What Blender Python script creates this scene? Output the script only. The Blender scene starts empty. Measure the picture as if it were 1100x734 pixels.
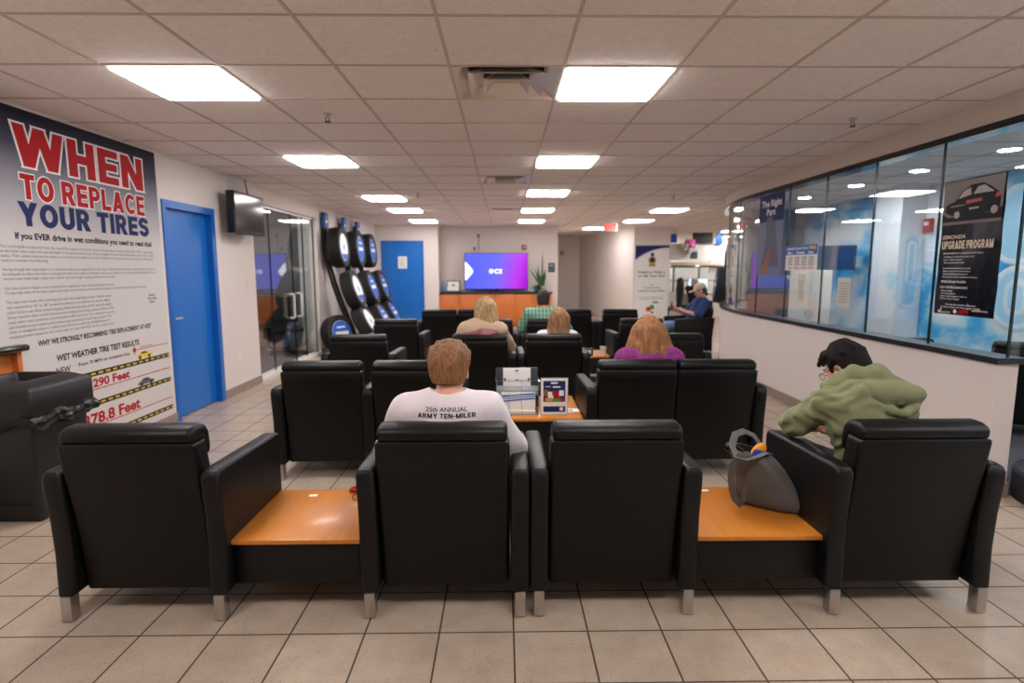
import bpy, bmesh, math, random
import numpy as np
from mathutils import Vector, Matrix
from mathutils.bvhtree import BVHTree
PI = math.pi
SC = bpy.context.scene
COL = SC.collection
random.seed(7)

# ------------------------------------------------------------------ helpers
def lin(c):
    return tuple(((v / 255) / 12.92 if v / 255 <= .04045 else ((v / 255 + .055) / 1.055) ** 2.4) for v in c)

MATS = {}
def mat(name, rgb, rough=.5, metal=0., spec=.5, bump=0., bscale=80., var=0., vscale=6., coat=0., emit=0., ergb=None, stretch=None, sheen=0., sss=0.):
    """plain principled material with optional noise variation and bump; rgb in sRGB 0-255"""
    m = bpy.data.materials.new(name); m.use_nodes = True
    nt = m.node_tree; N = nt.nodes; L = nt.links
    b = N['Principled BSDF']
    c = (*lin(rgb), 1)
    b.inputs['Base Color'].default_value = c
    b.inputs['Roughness'].default_value = rough
    b.inputs['Metallic'].default_value = metal
    b.inputs['Specular IOR Level'].default_value = spec
    b.inputs['Coat Weight'].default_value = coat
    b.inputs['Sheen Weight'].default_value = sheen
    if sss:
        b.inputs['Subsurface Weight'].default_value = sss
        b.inputs['Subsurface Scale'].default_value = .01
    if emit:
        b.inputs['Emission Color'].default_value = (*lin(ergb or rgb), 1)
        b.inputs['Emission Strength'].default_value = emit
    if var or bump:
        tc = N.new('ShaderNodeTexCoord'); mp = N.new('ShaderNodeMapping')
        L.new(tc.outputs['Object'], mp.inputs['Vector'])
        if stretch: mp.inputs['Scale'].default_value = stretch
    if var:
        n = N.new('ShaderNodeTexNoise'); n.inputs['Scale'].default_value = vscale; n.inputs['Detail'].default_value = 5
        r = N.new('ShaderNodeValToRGB')
        r.color_ramp.elements[0].position = .3; r.color_ramp.elements[1].position = .7
        r.color_ramp.elements[0].color = (*[v * (1 - var) for v in c[:3]], 1)
        r.color_ramp.elements[1].color = (*[min(1, v * (1 + var)) for v in c[:3]], 1)
        L.new(mp.outputs[0], n.inputs['Vector']); L.new(n.outputs[0], r.inputs[0]); L.new(r.outputs[0], b.inputs['Base Color'])
    if bump:
        n = N.new('ShaderNodeTexNoise'); n.inputs['Scale'].default_value = bscale; n.inputs['Detail'].default_value = 3
        bp = N.new('ShaderNodeBump'); bp.inputs['Strength'].default_value = bump; bp.inputs['Distance'].default_value = .01
        L.new(mp.outputs[0], n.inputs['Vector']); L.new(n.outputs[0], bp.inputs['Height']); L.new(bp.outputs[0], b.inputs['Normal'])
    MATS[name] = m
    return m

class NT:
    """tiny node-graph helper for the custom materials"""
    def __init__(s, name):
        s.m = bpy.data.materials.new(name); s.m.use_nodes = True
        s.N = s.m.node_tree.nodes; s.L = s.m.node_tree.links; s.b = s.N['Principled BSDF']; MATS[name] = s.m
        s.tc = s.N.new('ShaderNodeTexCoord')
    def node(s, t, **kw):
        n = s.N.new(t)
        for k, v in kw.items(): setattr(n, k, v)
        return n
    def math(s, op, a, b=None, c=None):
        n = s.node('ShaderNodeMath', operation=op)
        for i, v in enumerate((a, b, c)):
            if v is None: continue
            if isinstance(v, (int, float)): n.inputs[i].default_value = v
            else: s.L.new(v, n.inputs[i])
        return n.outputs[0]
    def xyz(s):
        n = s.node('ShaderNodeSeparateXYZ'); s.L.new(s.tc.outputs['Object'], n.inputs[0]); return n.outputs
    def noise(s, scale, detail=4, vec=None, rough=.5):
        n = s.node('ShaderNodeTexNoise'); n.inputs['Scale'].default_value = scale; n.inputs['Detail'].default_value = detail
        n.inputs['Roughness'].default_value = rough
        s.L.new(vec or s.tc.outputs['Object'], n.inputs['Vector']); return n.outputs[0]
    def mapped(s, scale=(1, 1, 1), rot=(0, 0, 0), loc=(0, 0, 0)):
        n = s.node('ShaderNodeMapping'); n.inputs['Scale'].default_value = scale; n.inputs['Rotation'].default_value = rot; n.inputs['Location'].default_value = loc
        s.L.new(s.tc.outputs['Object'], n.inputs['Vector']); return n.outputs[0]
    def ramp(s, f, stops):
        n = s.node('ShaderNodeValToRGB'); e = n.color_ramp.elements
        while len(e) < len(stops): e.new(.5)
        for el, (p, c) in zip(e, stops): el.position = p; el.color = (*lin(c), 1)
        s.L.new(f, n.inputs[0]); return n.outputs[0]
    def mix(s, f, a, b):
        n = s.node('ShaderNodeMix', data_type='RGBA')
        for i, v in ((0, f), (6, a), (7, b)):
            if isinstance(v, (int, float)): n.inputs[i].default_value = v
            elif isinstance(v, tuple): n.inputs[i].default_value = (*lin(v), 1)
            else: s.L.new(v, n.inputs[i])
        return n.outputs[2]
    def set(s, k, v):
        if hasattr(v, 'links') or hasattr(v, 'is_linked'): s.L.new(v, s.b.inputs[k])
        else: s.b.inputs[k].default_value = v
    def bump(s, h, strength=.3, dist=.01):
        n = s.node('ShaderNodeBump'); n.inputs['Strength'].default_value = strength; n.inputs['Distance'].default_value = dist
        s.L.new(h, n.inputs['Height']); s.L.new(n.outputs[0], s.b.inputs['Normal'])

def finish(name, me, m, parent=None, smooth=35):
    o = bpy.data.objects.new(name, me); COL.objects.link(o)
    for x in (m if isinstance(m, (list, tuple)) else [m]): me.materials.append(MATS[x] if isinstance(x, str) else x)
    if smooth is not None:
        me.polygons.foreach_set('use_smooth', [True] * len(me.polygons))
        if smooth < 180: me.set_sharp_from_angle(angle=math.radians(smooth))
    me.update()
    if parent: o.parent = parent
    return o

def thing(name, label, cat, loc=(0, 0, 0), rz=0., group=None):
    o = bpy.data.objects.new(name, None); COL.objects.link(o)
    o.empty_display_size = .1; o.location = loc; o.rotation_euler = (0, 0, rz)
    return tag(o, label, cat, group)
def tag(o, label, cat, group=None):
    o['label'] = label; o['category'] = cat
    if group: o['group'] = group
    return o
def dup(root, loc, rz, label, group=None):
    r = root.copy(); COL.objects.link(r); r.location = loc; r.rotation_euler = (0, 0, rz); r['label'] = label
    if group: r['group'] = group
    for ch in list(root.children):
        c = ch.copy(); COL.objects.link(c); c.parent = r
        for g in list(ch.children):
            d = g.copy(); COL.objects.link(d); d.parent = c
    return r

class MB:
    def __init__(s): s.bm = bmesh.new()
    def add(s, bm, mi=0, M=None):
        if M is not None: bm.transform(M)
        for f in bm.faces: f.material_index = mi
        me = bpy.data.meshes.new('t'); bm.to_mesh(me); bm.free(); s.bm.from_mesh(me); bpy.data.meshes.remove(me); return s
    def box(s, lo, hi, bevel=0., seg=2, mi=0, M=None):
        bm = bmesh.new(); bmesh.ops.create_cube(bm, size=1)
        lo = Vector(lo); hi = Vector(hi); c = (lo + hi) / 2; d = hi - lo
        bm.transform(Matrix.Translation(c) @ Matrix.Diagonal((abs(d.x), abs(d.y), abs(d.z), 1)))
        if bevel: bmesh.ops.bevel(bm, geom=bm.edges[:], offset=bevel, segments=seg, profile=.5, affect='EDGES')
        return s.add(bm, mi, M)
    def prism(s, poly, axis, a, b, bevel=0., seg=2, mi=0, M=None):
        """poly: 2-D outline; axis 'x': (y,z), 'y': (x,z), 'z': (x,y); extruded from a to b"""
        bm = bmesh.new()
        def p(q, t): return {'x': (t, q[0], q[1]), 'y': (q[0], t, q[1]), 'z': (q[0], q[1], t)}[axis]
        v0 = [bm.verts.new(p(q, a)) for q in poly]; v1 = [bm.verts.new(p(q, b)) for q in poly]
        n = len(poly); bm.faces.new(v0); bm.faces.new(v1[::-1])
        for i in range(n): bm.faces.new((v0[i], v1[i], v1[(i + 1) % n], v0[(i + 1) % n]))
        bmesh.ops.recalc_face_normals(bm, faces=bm.faces[:])
        if bevel:
            caps = set(v0) | set(v1)
            e = [e for e in bm.edges if (e.verts[0] in v0) == (e.verts[1] in v0)]
            bmesh.ops.bevel(bm, geom=e, offset=bevel, segments=seg, profile=.5, affect='EDGES')
        return s.add(bm, mi, M)
    def lathe(s, prof, c=(0, 0, 0), seg=32, mi=0, M=None, closed=False):
        bm = bmesh.new(); rings = []
        for r, z in prof:
            if r < 1e-6: rings.append([bm.verts.new((0, 0, z))])
            else: rings.append([bm.verts.new((r * math.cos(2 * PI * i / seg), r * math.sin(2 * PI * i / seg), z)) for i in range(seg)])
        prs = list(zip(rings, rings[1:])) + ([(rings[-1], rings[0])] if closed else [])
        for A, B in prs:
            for i in range(seg):
                j = (i + 1) % seg
                if len(A) == 1 and len(B) > 1: bm.faces.new((A[0], B[i], B[j]))
                elif len(B) == 1 and len(A) > 1: bm.faces.new((A[i], B[0], A[j]))
                elif len(A) > 1: bm.faces.new((A[i], B[i], B[j], A[j]))
        if not closed:
            for R_ in (rings[0], rings[-1]):
                if len(R_) > 1: bm.faces.new(R_)
        bmesh.ops.recalc_face_normals(bm, faces=bm.faces[:])
        return s.add(bm, mi, (Matrix.Translation(c) @ M) if M is not None else Matrix.Translation(c))
    def tube(s, pts, r, seg=8, mi=0, flat=None, up=(0, 0, 1), cap=True):
        """swept tube; flat=(w,h) gives a strap section; r may be a list"""
        bm = bmesh.new(); P = [Vector(p) for p in pts]; n = len(P); rings = []
        prev = None
        for i in range(n):
            t = (P[min(i + 1, n - 1)] - P[max(i - 1, 0)]).normalized()
            if prev is None:
                u = Vector(up)
                if abs(u.dot(t)) > .95: u = Vector((1, 0, 0))
            else: u = prev
            u = (u - t * u.dot(t)).normalized(); w = t.cross(u); prev = u
            rr = r[i] if isinstance(r, (list, tuple)) else r
            a, b = (rr, rr) if not flat else flat
            rings.append([bm.verts.new(P[i] + u * (a * math.cos(2 * PI * k / seg)) + w * (b * math.sin(2 * PI * k / seg))) for k in range(seg)])
        for A, B in zip(rings, rings[1:]):
            for k in range(seg): bm.faces.new((A[k], A[(k + 1) % seg], B[(k + 1) % seg], B[k]))
        if cap: bm.faces.new(rings[0][::-1]); bm.faces.new(rings[-1])
        bmesh.ops.recalc_face_normals(bm, faces=bm.faces[:])
        return s.add(bm, mi)
    def poly(s, pts, mi=0):
        f = s.bm.faces.new([s.bm.verts.new(p) for p in pts]); f.material_index = mi; return s
    def slab(s, O, U, V, pts, th, mi=0):
        """flat 2-D outline pts (u,v) on the plane at O, thickness th along U x V"""
        O, U, V = Vector(O), Vector(U).normalized(), Vector(V).normalized(); W = U.cross(V)
        bm = bmesh.new(); a = [bm.verts.new(O + U * p[0] + V * p[1]) for p in pts]; b = [bm.verts.new(v.co + W * th) for v in a]
        n = len(a); bm.faces.new(a[::-1]); bm.faces.new(b)
        for i in range(n): bm.faces.new((a[i], a[(i + 1) % n], b[(i + 1) % n], b[i]))
        bmesh.ops.recalc_face_normals(bm, faces=bm.faces[:])
        return s.add(bm, mi)
    def disc(s, O, U, V, r, th, mi=0, seg=24, ry=None, r0=None):
        return s.slab(O, U, V, [(r * math.cos(2 * PI * i / seg), (ry or r) * math.sin(2 * PI * i / seg)) for i in range(seg)], th, mi)
    def text(s, txt, O, U, V, h, width=None, bold=0., align='LEFT', mi=0, lift=.001, shear=0.):
        """lettering with cap height h standing on the line O + t*U; width squeezes it to fit"""
        O, U, V = Vector(O), Vector(U).normalized(), Vector(V).normalized(); W = U.cross(V)
        me = text_mesh(txt, bold, shear)
        if not me.vertices: return s
        xs = [v.co.x for v in me.vertices]; x0, x1 = min(xs), max(xs)
        k = h / .729; kx = (width / (x1 - x0)) if width else k
        off = {'LEFT': 0, 'CENTER': -(x1 - x0) * kx / 2, 'RIGHT': -(x1 - x0) * kx}[align]
        base = len(s.bm.verts); vs = [s.bm.verts.new(O + U * ((v.co.x - x0) * kx + off) + V * (v.co.y * k) + W * lift) for v in me.vertices]
        for p in me.polygons:
            try: f = s.bm.faces.new([vs[i] for i in p.vertices]); f.material_index = mi
            except ValueError: pass
        return s
    def block(s, txt, O, U, V, h, width, e=0., mi=0, lift=0.):
        """heavy block capitals drawn from bars, slants and bowls; e swells every stroke for an outline"""
        O, U, V = Vector(O), Vector(U).normalized(), Vector(V).normalized(); W = U.cross(V)
        x = 0.; P = []
        for c in txt:
            w_, polys = glyph_polys(c)
            P += [[(px + x, py) for px, py in q] for q in polys]; x += w_ + (.13 if c != ' ' else 0)
        k = width / (x - .13)
        for i, q in enumerate(P):
            if e: q = swell(q, e)
            f = s.bm.faces.new([s.bm.verts.new(O + U * (px * k) + V * (py * h) + W * (lift + i * 4e-6)) for px, py in q]); f.material_index = mi
        return s
    def build(s, name, m, parent=None, smooth=35):
        me = bpy.data.meshes.new(name); s.bm.to_mesh(me); s.bm.free()
        return finish(name, me, m, parent, smooth)

def swell(q, e):
    n = len(q); A = sum(q[i][0] * q[(i + 1) % n][1] - q[(i + 1) % n][0] * q[i][1] for i in range(n)); sg = 1 if A > 0 else -1; out = []
    for i in range(n):
        p0, p1, p2 = (Vector(q[(i + d) % n]) for d in (-1, 0, 1))
        a = (p1 - p0).normalized(); b = (p2 - p1).normalized(); na = Vector((a.y, -a.x)) * sg; nb = Vector((b.y, -b.x)) * sg
        m = na + nb; m = m * (1 / max(m.length_squared / 2, .35)); out.append(tuple(p1 + m * e))
    return out
def glyph_polys(c):
    t = .24
    def R(x0, y0, x1, y1): return [(x0, y0), (x1, y0), (x1, y1), (x0, y1)]
    def S(xb, xt, w, y0=0., y1=1.): return [(xb, y0), (xb + w, y0), (xt + w, y1), (xt, y1)]
    def B(cx, cy, rx, ry, a0, a1, tx=t, ty=.21):
        n = max(4, int(abs(a1 - a0) / 15)); o = []
        for i in range(n):
            p = [math.radians(a0 + (a1 - a0) * (i + d) / n) for d in (0, 1)]
            q = [(cx + rx * math.cos(v), cy + ry * math.sin(v)) for v in p] + [(cx + (rx - tx) * math.cos(v), cy + (ry - ty) * math.sin(v)) for v in p[::-1]]
            o.append(q)
        return o
    bowl = [R(0, 0, t, 1), R(t, .81, .4, 1), R(t, .37, .4, .56)] + B(.4, .685, .32, .315, -90, 90, t, .19)
    return {'H': (.78, [R(0, 0, t, 1), R(.54, 0, .78, 1), R(t, .39, .54, .61)]), 'E': (.66, [R(0, 0, t, 1), R(t, 0, .66, .2), R(t, .4, .62, .6), R(t, .8, .66, 1)]),
            'L': (.62, [R(0, 0, t, 1), R(t, 0, .62, .21)]), 'T': (.72, [R(0, .8, .72, 1), R(.24, 0, .48, .8)]), 'I': (t, [R(0, 0, t, 1)]), '-': (.4, [R(0, .36, .4, .58)]), ' ': (.34, []),
            'O': (.88, B(.44, .5, .44, .51, 0, 360)), 'C': (.8, B(.44, .5, .44, .51, 42, 318)), 'U': (.78, [R(0, .36, t, 1), R(.54, .36, .78, 1)] + B(.39, .37, .39, .38, 180, 360)),
            'P': (.72, bowl), 'R': (.78, bowl + [S(.5, .27, .28, 0, .45)]), 'A': (.86, [S(0, .3, .27), S(.59, .29, .27), R(.18, .18, .68, .37)]),
            'Y': (.86, [S(.3, 0, .27, .4, 1), S(.3, .59, .27, .4, 1), R(.31, 0, .55, .45)]), 'S': (.74, B(.37, .715, .37, .295, 12, 270, t, .2) + B(.37, .3, .37, .31, 90, -168, t, .2)),
            'N': (.8, [R(0, 0, .23, 1), R(.57, 0, .8, 1), S(.53, 0, .27)]), 'W': (1.24, [S(.2, 0, .25), S(.2, .495, .25), S(.79, .495, .25), S(.79, .99, .25)]),
            'G': (.86, B(.44, .5, .44, .51, 42, 345) + [R(.46, .36, .86, .54), R(.64, .1, .86, .4)]), 'M': (.96, [R(0, 0, .22, 1), R(.74, 0, .96, 1), S(.36, 0, .24), S(.36, .72, .24)]),
            'D': (.8, [R(0, 0, t, 1), R(t, .8, .4, 1), R(t, 0, .4, .2)] + B(.4, .5, .4, .5, -90, 90, t, .2))}[c]

_TX = {}
def text_mesh(txt, bold, shear):
    key = (txt, bold, shear)
    if key in _TX: return _TX[key]
    cu = bpy.data.curves.new('t', 'FONT'); cu.body = txt; cu.size = 1; cu.offset = bold; cu.resolution_u = 3; cu.fill_mode = 'FRONT'; cu.shear = shear
    cu.dimensions = '2D'
    o = bpy.data.objects.new('t', cu); COL.objects.link(o)
    dg = bpy.context.evaluated_depsgraph_get(); dg.update()
    me = bpy.data.meshes.new_from_object(o.evaluated_get(dg))
    bpy.data.objects.remove(o); bpy.data.curves.remove(cu)
    _TX[key] = me
    return me

def struct(name, mb, m, parent=None, smooth=35):
    o = mb.build(name, m, parent, smooth)
    if not parent: o['kind'] = 'structure'
    return o

# ------------------------------------------------------------------ implicit surfaces for soft bodies (one continuous mesh)
class SDF:
    """blends capsules and ellipsoids into one skin; polygonised with surface nets"""
    def __init__(s, vox): s.v = vox; s.p = []
    def cap(s, a, b, ra, rb=None, k=.03, op='+'):
        s.p.append(('c', np.array(a, float), np.array(b, float), ra, ra if rb is None else rb, k, op)); return s
    def ell(s, c, r, k=.03, op='+', R=None):
        s.p.append(('e', np.array(c, float), np.array(r, float), np.eye(3) if R is None else np.array(R, float), None, k, op)); return s
    def boxx(s, c, h, rd=.01, k=.01, op='+', R=None):
        s.p.append(('b', np.array(c, float), np.array(h, float), np.eye(3) if R is None else np.array(R, float), rd, k, op)); return s
    def chain(s, pts, rs, k=.02):
        for (a, b, ra, rb) in zip(pts, pts[1:], rs, rs[1:]): s.cap(a, b, ra, rb, k)
        return s
    def mesh(s, disp=None):
        v = s.v; lo = np.full(3, 1e9); hi = -lo
        def bb(q):
            if q[0] == 'c': r = max(q[3], q[4]); return np.minimum(q[1], q[2]) - r, np.maximum(q[1], q[2]) + r
            r = np.abs(q[3]) @ q[2] if q[0] == 'e' else np.abs(q[3]) @ q[2]
            return q[1] - r, q[1] + r
        for q in s.p:
            if q[6] == '+': a, b = bb(q); lo = np.minimum(lo, a); hi = np.maximum(hi, b)
        lo -= 4 * v; hi += 4 * v
        n = np.ceil((hi - lo) / v).astype(int) + 1
        D = np.full(n, .2, np.float32)
        ax = [lo[i] + v * np.arange(n[i]) for i in range(3)]
        for q in s.p:
            k = q[5]; a, b = bb(q); m = k + 4 * v
            i0 = np.maximum(0, np.floor((a - m - lo) / v).astype(int)); i1 = np.minimum(n, np.ceil((b + m - lo) / v).astype(int) + 1)
            if (i1 <= i0).any(): continue
            sl = tuple(slice(i0[i], i1[i]) for i in range(3))
            X, Y, Z = np.meshgrid(*[ax[i][sl[i]] for i in range(3)], indexing='ij')
            P = np.stack([X, Y, Z], -1)
            if q[0] == 'c':
                ab = q[2] - q[1]; L2 = max(ab @ ab, 1e-9); t = np.clip((P - q[1]) @ ab / L2, 0, 1)
                d = np.linalg.norm(P - q[1] - t[..., None] * ab, axis=-1) - (q[3] + (q[4] - q[3]) * t)
            elif q[0] == 'e':
                Q = (P - q[1]) @ q[3]; k0 = np.linalg.norm(Q / q[2], axis=-1); k1 = np.linalg.norm(Q / q[2] ** 2, axis=-1)
                d = k0 * (k0 - 1) / np.maximum(k1, 1e-6)
            else:
                Q = np.abs((P - q[1]) @ q[3]) - q[2] + q[4]
                d = np.linalg.norm(np.maximum(Q, 0), axis=-1) + np.minimum(Q.max(-1), 0) - q[4]
            E = D[sl]
            if q[6] == '+':
                h = np.maximum(k - np.abs(E - d), 0) / max(k, 1e-6); D[sl] = np.minimum(E, d) - h * h * k * .25
            else:
                h = np.maximum(k - np.abs(E + d), 0) / max(k, 1e-6); D[sl] = np.maximum(E, -d) + h * h * k * .25
        if disp is not None:
            near = np.abs(D) < .04; idx = np.nonzero(near)
            P = np.stack([ax[i][idx[i]] for i in range(3)], -1); D[idx] += disp(P).astype(np.float32)
        return surface_nets(D, lo, v)
    def build(s, name, m, parent=None, disp=None):
        V, F = s.mesh(disp)
        me = bpy.data.meshes.new(name)
        me.vertices.add(len(V)); me.vertices.foreach_set('co', V.astype(np.float32).ravel())
        me.loops.add(F.size); me.loops.foreach_set('vertex_index', F.ravel().astype(np.int32))
        me.polygons.add(len(F)); me.polygons.foreach_set('loop_start', np.arange(0, F.size, 4, dtype=np.int32))
        me.update(calc_edges=True); me.validate()
        return finish(name, me, m, parent, 180)

def surface_nets(D, lo, v):
    ins = D < 0; n = np.array(D.shape); c = n - 1
    S = np.zeros(tuple(c), np.int8)
    corners = [(i, j, k) for i in (0, 1) for j in (0, 1) for k in (0, 1)]
    for i, j, k in corners: S += ins[i:c[0] + i, j:c[1] + j, k:c[2] + k]
    act = (S > 0) & (S < 8); idx = np.stack(np.nonzero(act), -1)
    num = np.full(tuple(c), -1, np.int64); num[act] = np.arange(len(idx))
    acc = np.zeros((len(idx), 3)); cnt = np.zeros(len(idx))
    for a in corners:
        for ax in range(3):
            if a[ax]: continue
            b = list(a); b[ax] = 1
            da = D[idx[:, 0] + a[0], idx[:, 1] + a[1], idx[:, 2] + a[2]]; db = D[idx[:, 0] + b[0], idx[:, 1] + b[1], idx[:, 2] + b[2]]
            x = (da < 0) != (db < 0); t = np.where(x, da / np.where(x, da - db, 1), 0)
            p = np.tile(np.array(a, float), (len(idx), 1)); p[:, ax] += t
            acc[x] += p[x]; cnt[x] += 1
    V = lo + v * (idx + acc / cnt[:, None])
    F = []
    for ax in range(3):
        u, w = [(1, 2), (2, 0), (0, 1)][ax]
        sl0 = [slice(1, -1)] * 3; sl0[ax] = slice(0, -1); sl1 = [slice(1, -1)] * 3; sl1[ax] = slice(1, None)
        A, B = ins[tuple(sl0)], ins[tuple(sl1)]
        e = np.stack(np.nonzero(A != B), -1)
        fl = A[tuple(e.T)]
        e = e + 1; e[:, ax] -= 1
        def cell(du, dw):
            q = e.copy(); q[:, u] += du; q[:, w] += dw; return num[q[:, 0], q[:, 1], q[:, 2]]
        q = np.stack([cell(-1, -1), cell(0, -1), cell(0, 0), cell(-1, 0)], -1)
        q[~fl] = q[~fl][:, ::-1]
        F.append(q)
    F = np.concatenate(F)
    return V, F[(F >= 0).all(1)]

def folds(amp, s1, s2, seed=0):
    """soft cloth folds as a displacement of the surface"""
    r = np.random.RandomState(seed); W = r.randn(7, 3); W /= np.linalg.norm(W, axis=1)[:, None]; ph = r.rand(7) * 6.28; f = np.linspace(s1, s2, 7)
    def g(P):
        q = P + .03 * np.sin(P[:, [1, 2, 0]] * s1 * .7 + 1)
        return amp * sum(np.sin(q @ (W[i] * f[i]) + ph[i]) for i in range(7)) / 3
    return g
def strands(amp, f, seed=0, lean=.06):
    r = np.random.RandomState(seed); ph = r.rand(4) * 6
    def g(P):
        a = np.arctan2(P[:, 0], .001 + P[:, 1]) if False else P[:, 0] * f + P[:, 1] * f * .8 + np.sin(P[:, 2] * 22 + ph[0]) * 1.6 + P[:, 2] * f * lean
        return amp * (np.sin(a) + .6 * np.sin(2.3 * a + ph[1] + 3 * np.sin(P[:, 2] * 14 + ph[3])))
    return g
# ------------------------------------------------------------------ materials
mat('wall_paint', (224, 214, 208), .6, bump=.04, bscale=220)
mat('wall_grey', (132, 129, 130), .6)
mat('wall_white', (228, 226, 222), .6)
mat('bulkhead_paint', (206, 190, 178), .6)
mat('blue_paint', (16, 108, 194), .38, spec=.5, bump=.03, bscale=60)
mat('blue_frame', (15, 100, 186), .35)
mat('skirting', (150, 134, 122), .45, var=.1, vscale=12)
mat('tbar', (200, 184, 172), .5)
mat('leather', (10, 9.5, 10.5), .42, spec=.27, bump=.1, bscale=160, var=.12, vscale=9)
mat('leather_side', (10, 10.5, 12), .42, spec=.32, bump=.12, bscale=160)
mat('chrome', (190, 186, 182), .32, metal=1., bump=.05, bscale=40, stretch=(1, 1, .1))
mat('steel', (170, 170, 172), .3, metal=1.)
mat('black_plastic', (20, 20, 21), .45, bump=.05, bscale=300)
mat('black_gloss', (12, 12, 13), .12)
mat('bag_film', (9, 9, 10), .28, spec=.4, bump=.6, bscale=28)
mat('white_paper', (232, 229, 226), .6)
mat('cream_paper', (226, 214, 190), .6)
mat('ink', (26, 28, 42), .6, spec=.2)
mat('grey_ink', (92, 90, 94), .6)
mat('red_ink', (176, 14, 24), .6, spec=.2)
mat('navy_ink', (28, 42, 92), .6, spec=.2)
mat('yellow_ink', (236, 196, 30), .5)
mat('road_ink', (34, 34, 34), .5)
mat('white_ink', (240, 238, 236), .5)
mat('blue_ink', (30, 84, 168), .5)
mat('light_blue_ink', (120, 176, 220), .5)
mat('green_ink', (70, 140, 60), .5)
mat('orange_ink', (230, 130, 40), .5)
mat('gold_ink', (176, 140, 50), .4)
mat('purple_ink', (110, 60, 150), .5)
mat('diffuser', (255, 255, 255), .5, emit=26.5, ergb=(255, 250, 249))
mat('downlight', (255, 255, 255), .5, emit=190., ergb=(246, 250, 255))
mat('fixture_white', (226, 220, 214), .35)
mat('vent_metal', (222, 212, 204), .25, metal=.4)
mat('vent_dark', (46, 42, 40), .7)
mat('puck', (255, 255, 255), .5, emit=5., ergb=(255, 246, 236))
mat('exit_red', (235, 60, 50), .5, emit=1.6, ergb=(255, 60, 50))
mat('alarm_red', (170, 40, 34), .4)
mat('sign_green', (52, 74, 70), .5)
mat('rubber', (26, 25, 26), .7, bump=.1, bscale=60)
mat('tote_cloth', (98, 95, 93), .8, bump=.25, bscale=420, var=.08, vscale=10)
mat('tote_inside', (34, 33, 33), .85)
mat('leaf', (44, 84, 40), .45, var=.3, vscale=14)
mat('carpet', (84, 80, 88), .95, bump=.4, bscale=300, var=.2, vscale=90)
mat('carpet_dark', (70, 66, 70), .95, bump=.3, bscale=300)
mat('skin', (222, 168, 142), .5, sss=.12, var=.05, vscale=18)
mat('skin_red', (212, 150, 124), .5, sss=.12)
mat('eye_white', (225, 220, 214), .2)
mat('iris', (50, 40, 32), .2)
mat('lips', (176, 104, 96), .45, sss=.1)
mat('hair_ginger', (142, 96, 58), .5, var=.5, vscale=150, stretch=(1, 1, .09), bump=.8, bscale=240)
mat('hair_dark', (20, 13, 11), .6, spec=.2, var=.4, vscale=150, stretch=(1, 1, .09), bump=.8, bscale=240)
mat('hair_brown', (46, 31, 23), .5, var=.4, vscale=150, stretch=(1, 1, .09), bump=.8, bscale=240)
mat('hair_blonde', (190, 160, 112), .5, var=.5, vscale=55, stretch=(1, 1, .07), bump=.8, bscale=240)
mat('hair_light', (158, 118, 78), .5, var=.5, vscale=55, stretch=(1, 1, .07), bump=.8, bscale=240)
mat('hair_auburn', (150, 98, 56), .5, var=.5, vscale=55, stretch=(1, 1, .07), bump=.8, bscale=240)
mat('hair_white', (214, 212, 206), .5, var=.5, vscale=55, stretch=(1, 1, .07), bump=.8, bscale=240)
mat('tee_white', (226, 216, 220), .85, bump=.12, bscale=300)
mat('hoodie', (130, 134, 98), .9, bump=.22, bscale=330, var=.07, vscale=16)
mat('hoodie_dark', (104, 106, 82), .9)
mat('purple_knit', (126, 42, 112), .9, bump=1., bscale=34, var=.35, vscale=34)
mat('beige_knit', (204, 176, 148), .9, bump=.4, bscale=60)
mat('pink_cloth', (150, 92, 100), .9, bump=.3, bscale=40, var=.15, vscale=20)
mat('navy_tee', (34, 54, 106), .85, bump=.1, bscale=200)
mat('cap_cloth', (196, 184, 160), .85)
mat('denim', (120, 146, 180), .85, var=.15, vscale=20)
mat('dark_trousers', (40, 42, 50), .85)
mat('dark_cloth', (24, 24, 30), .85)
mat('shoe', (60, 58, 58), .6)
mat('phone', (24, 24, 26), .15)
mat('red_cloth', (186, 50, 50), .7)
mat('counter_black', (36, 36, 40), .3)
mat('acrylic_grey', (150, 154, 158), .2)
mat('sign_blue', (20, 96, 196), .45)
mat('monitor_white', (220, 232, 240), .4, emit=1.1, ergb=(216, 234, 250))
mat('tv_reflected_blue', (10, 40, 80), .2)  # blue of the reflected cloud mural put into the screen colour
mat('pot_white', (220, 220, 216), .35)
mat('pink_petal', (226, 90, 170), .6)
mat('yellow_cloth', (232, 150, 30), .7)
mat('royal_blue', (24, 44, 150), .5)
mat('brown_box', (150, 84, 44), .6)

def m_wood(name, a, b, rough, sc=(1., 14., 14.), coat=0.):
    t = NT(name); v = t.mapped(sc)
    n = t.noise(3.2, 6, v, .6)
    t.set('Base Color', t.ramp(n, [(.3, a), (.7, b)])); t.set('Roughness', rough); t.set('Coat Weight', coat); t.set('Coat Roughness', .12)
m_wood('table_wood', (196, 118, 34), (208, 130, 46), .4, (14., 1., 1.), .12)
m_wood('cabinet_wood', (196, 104, 46), (214, 124, 60), .4, (14, 14, 1.))
m_wood('desk_wood', (176, 122, 76), (196, 142, 92), .4)

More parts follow.
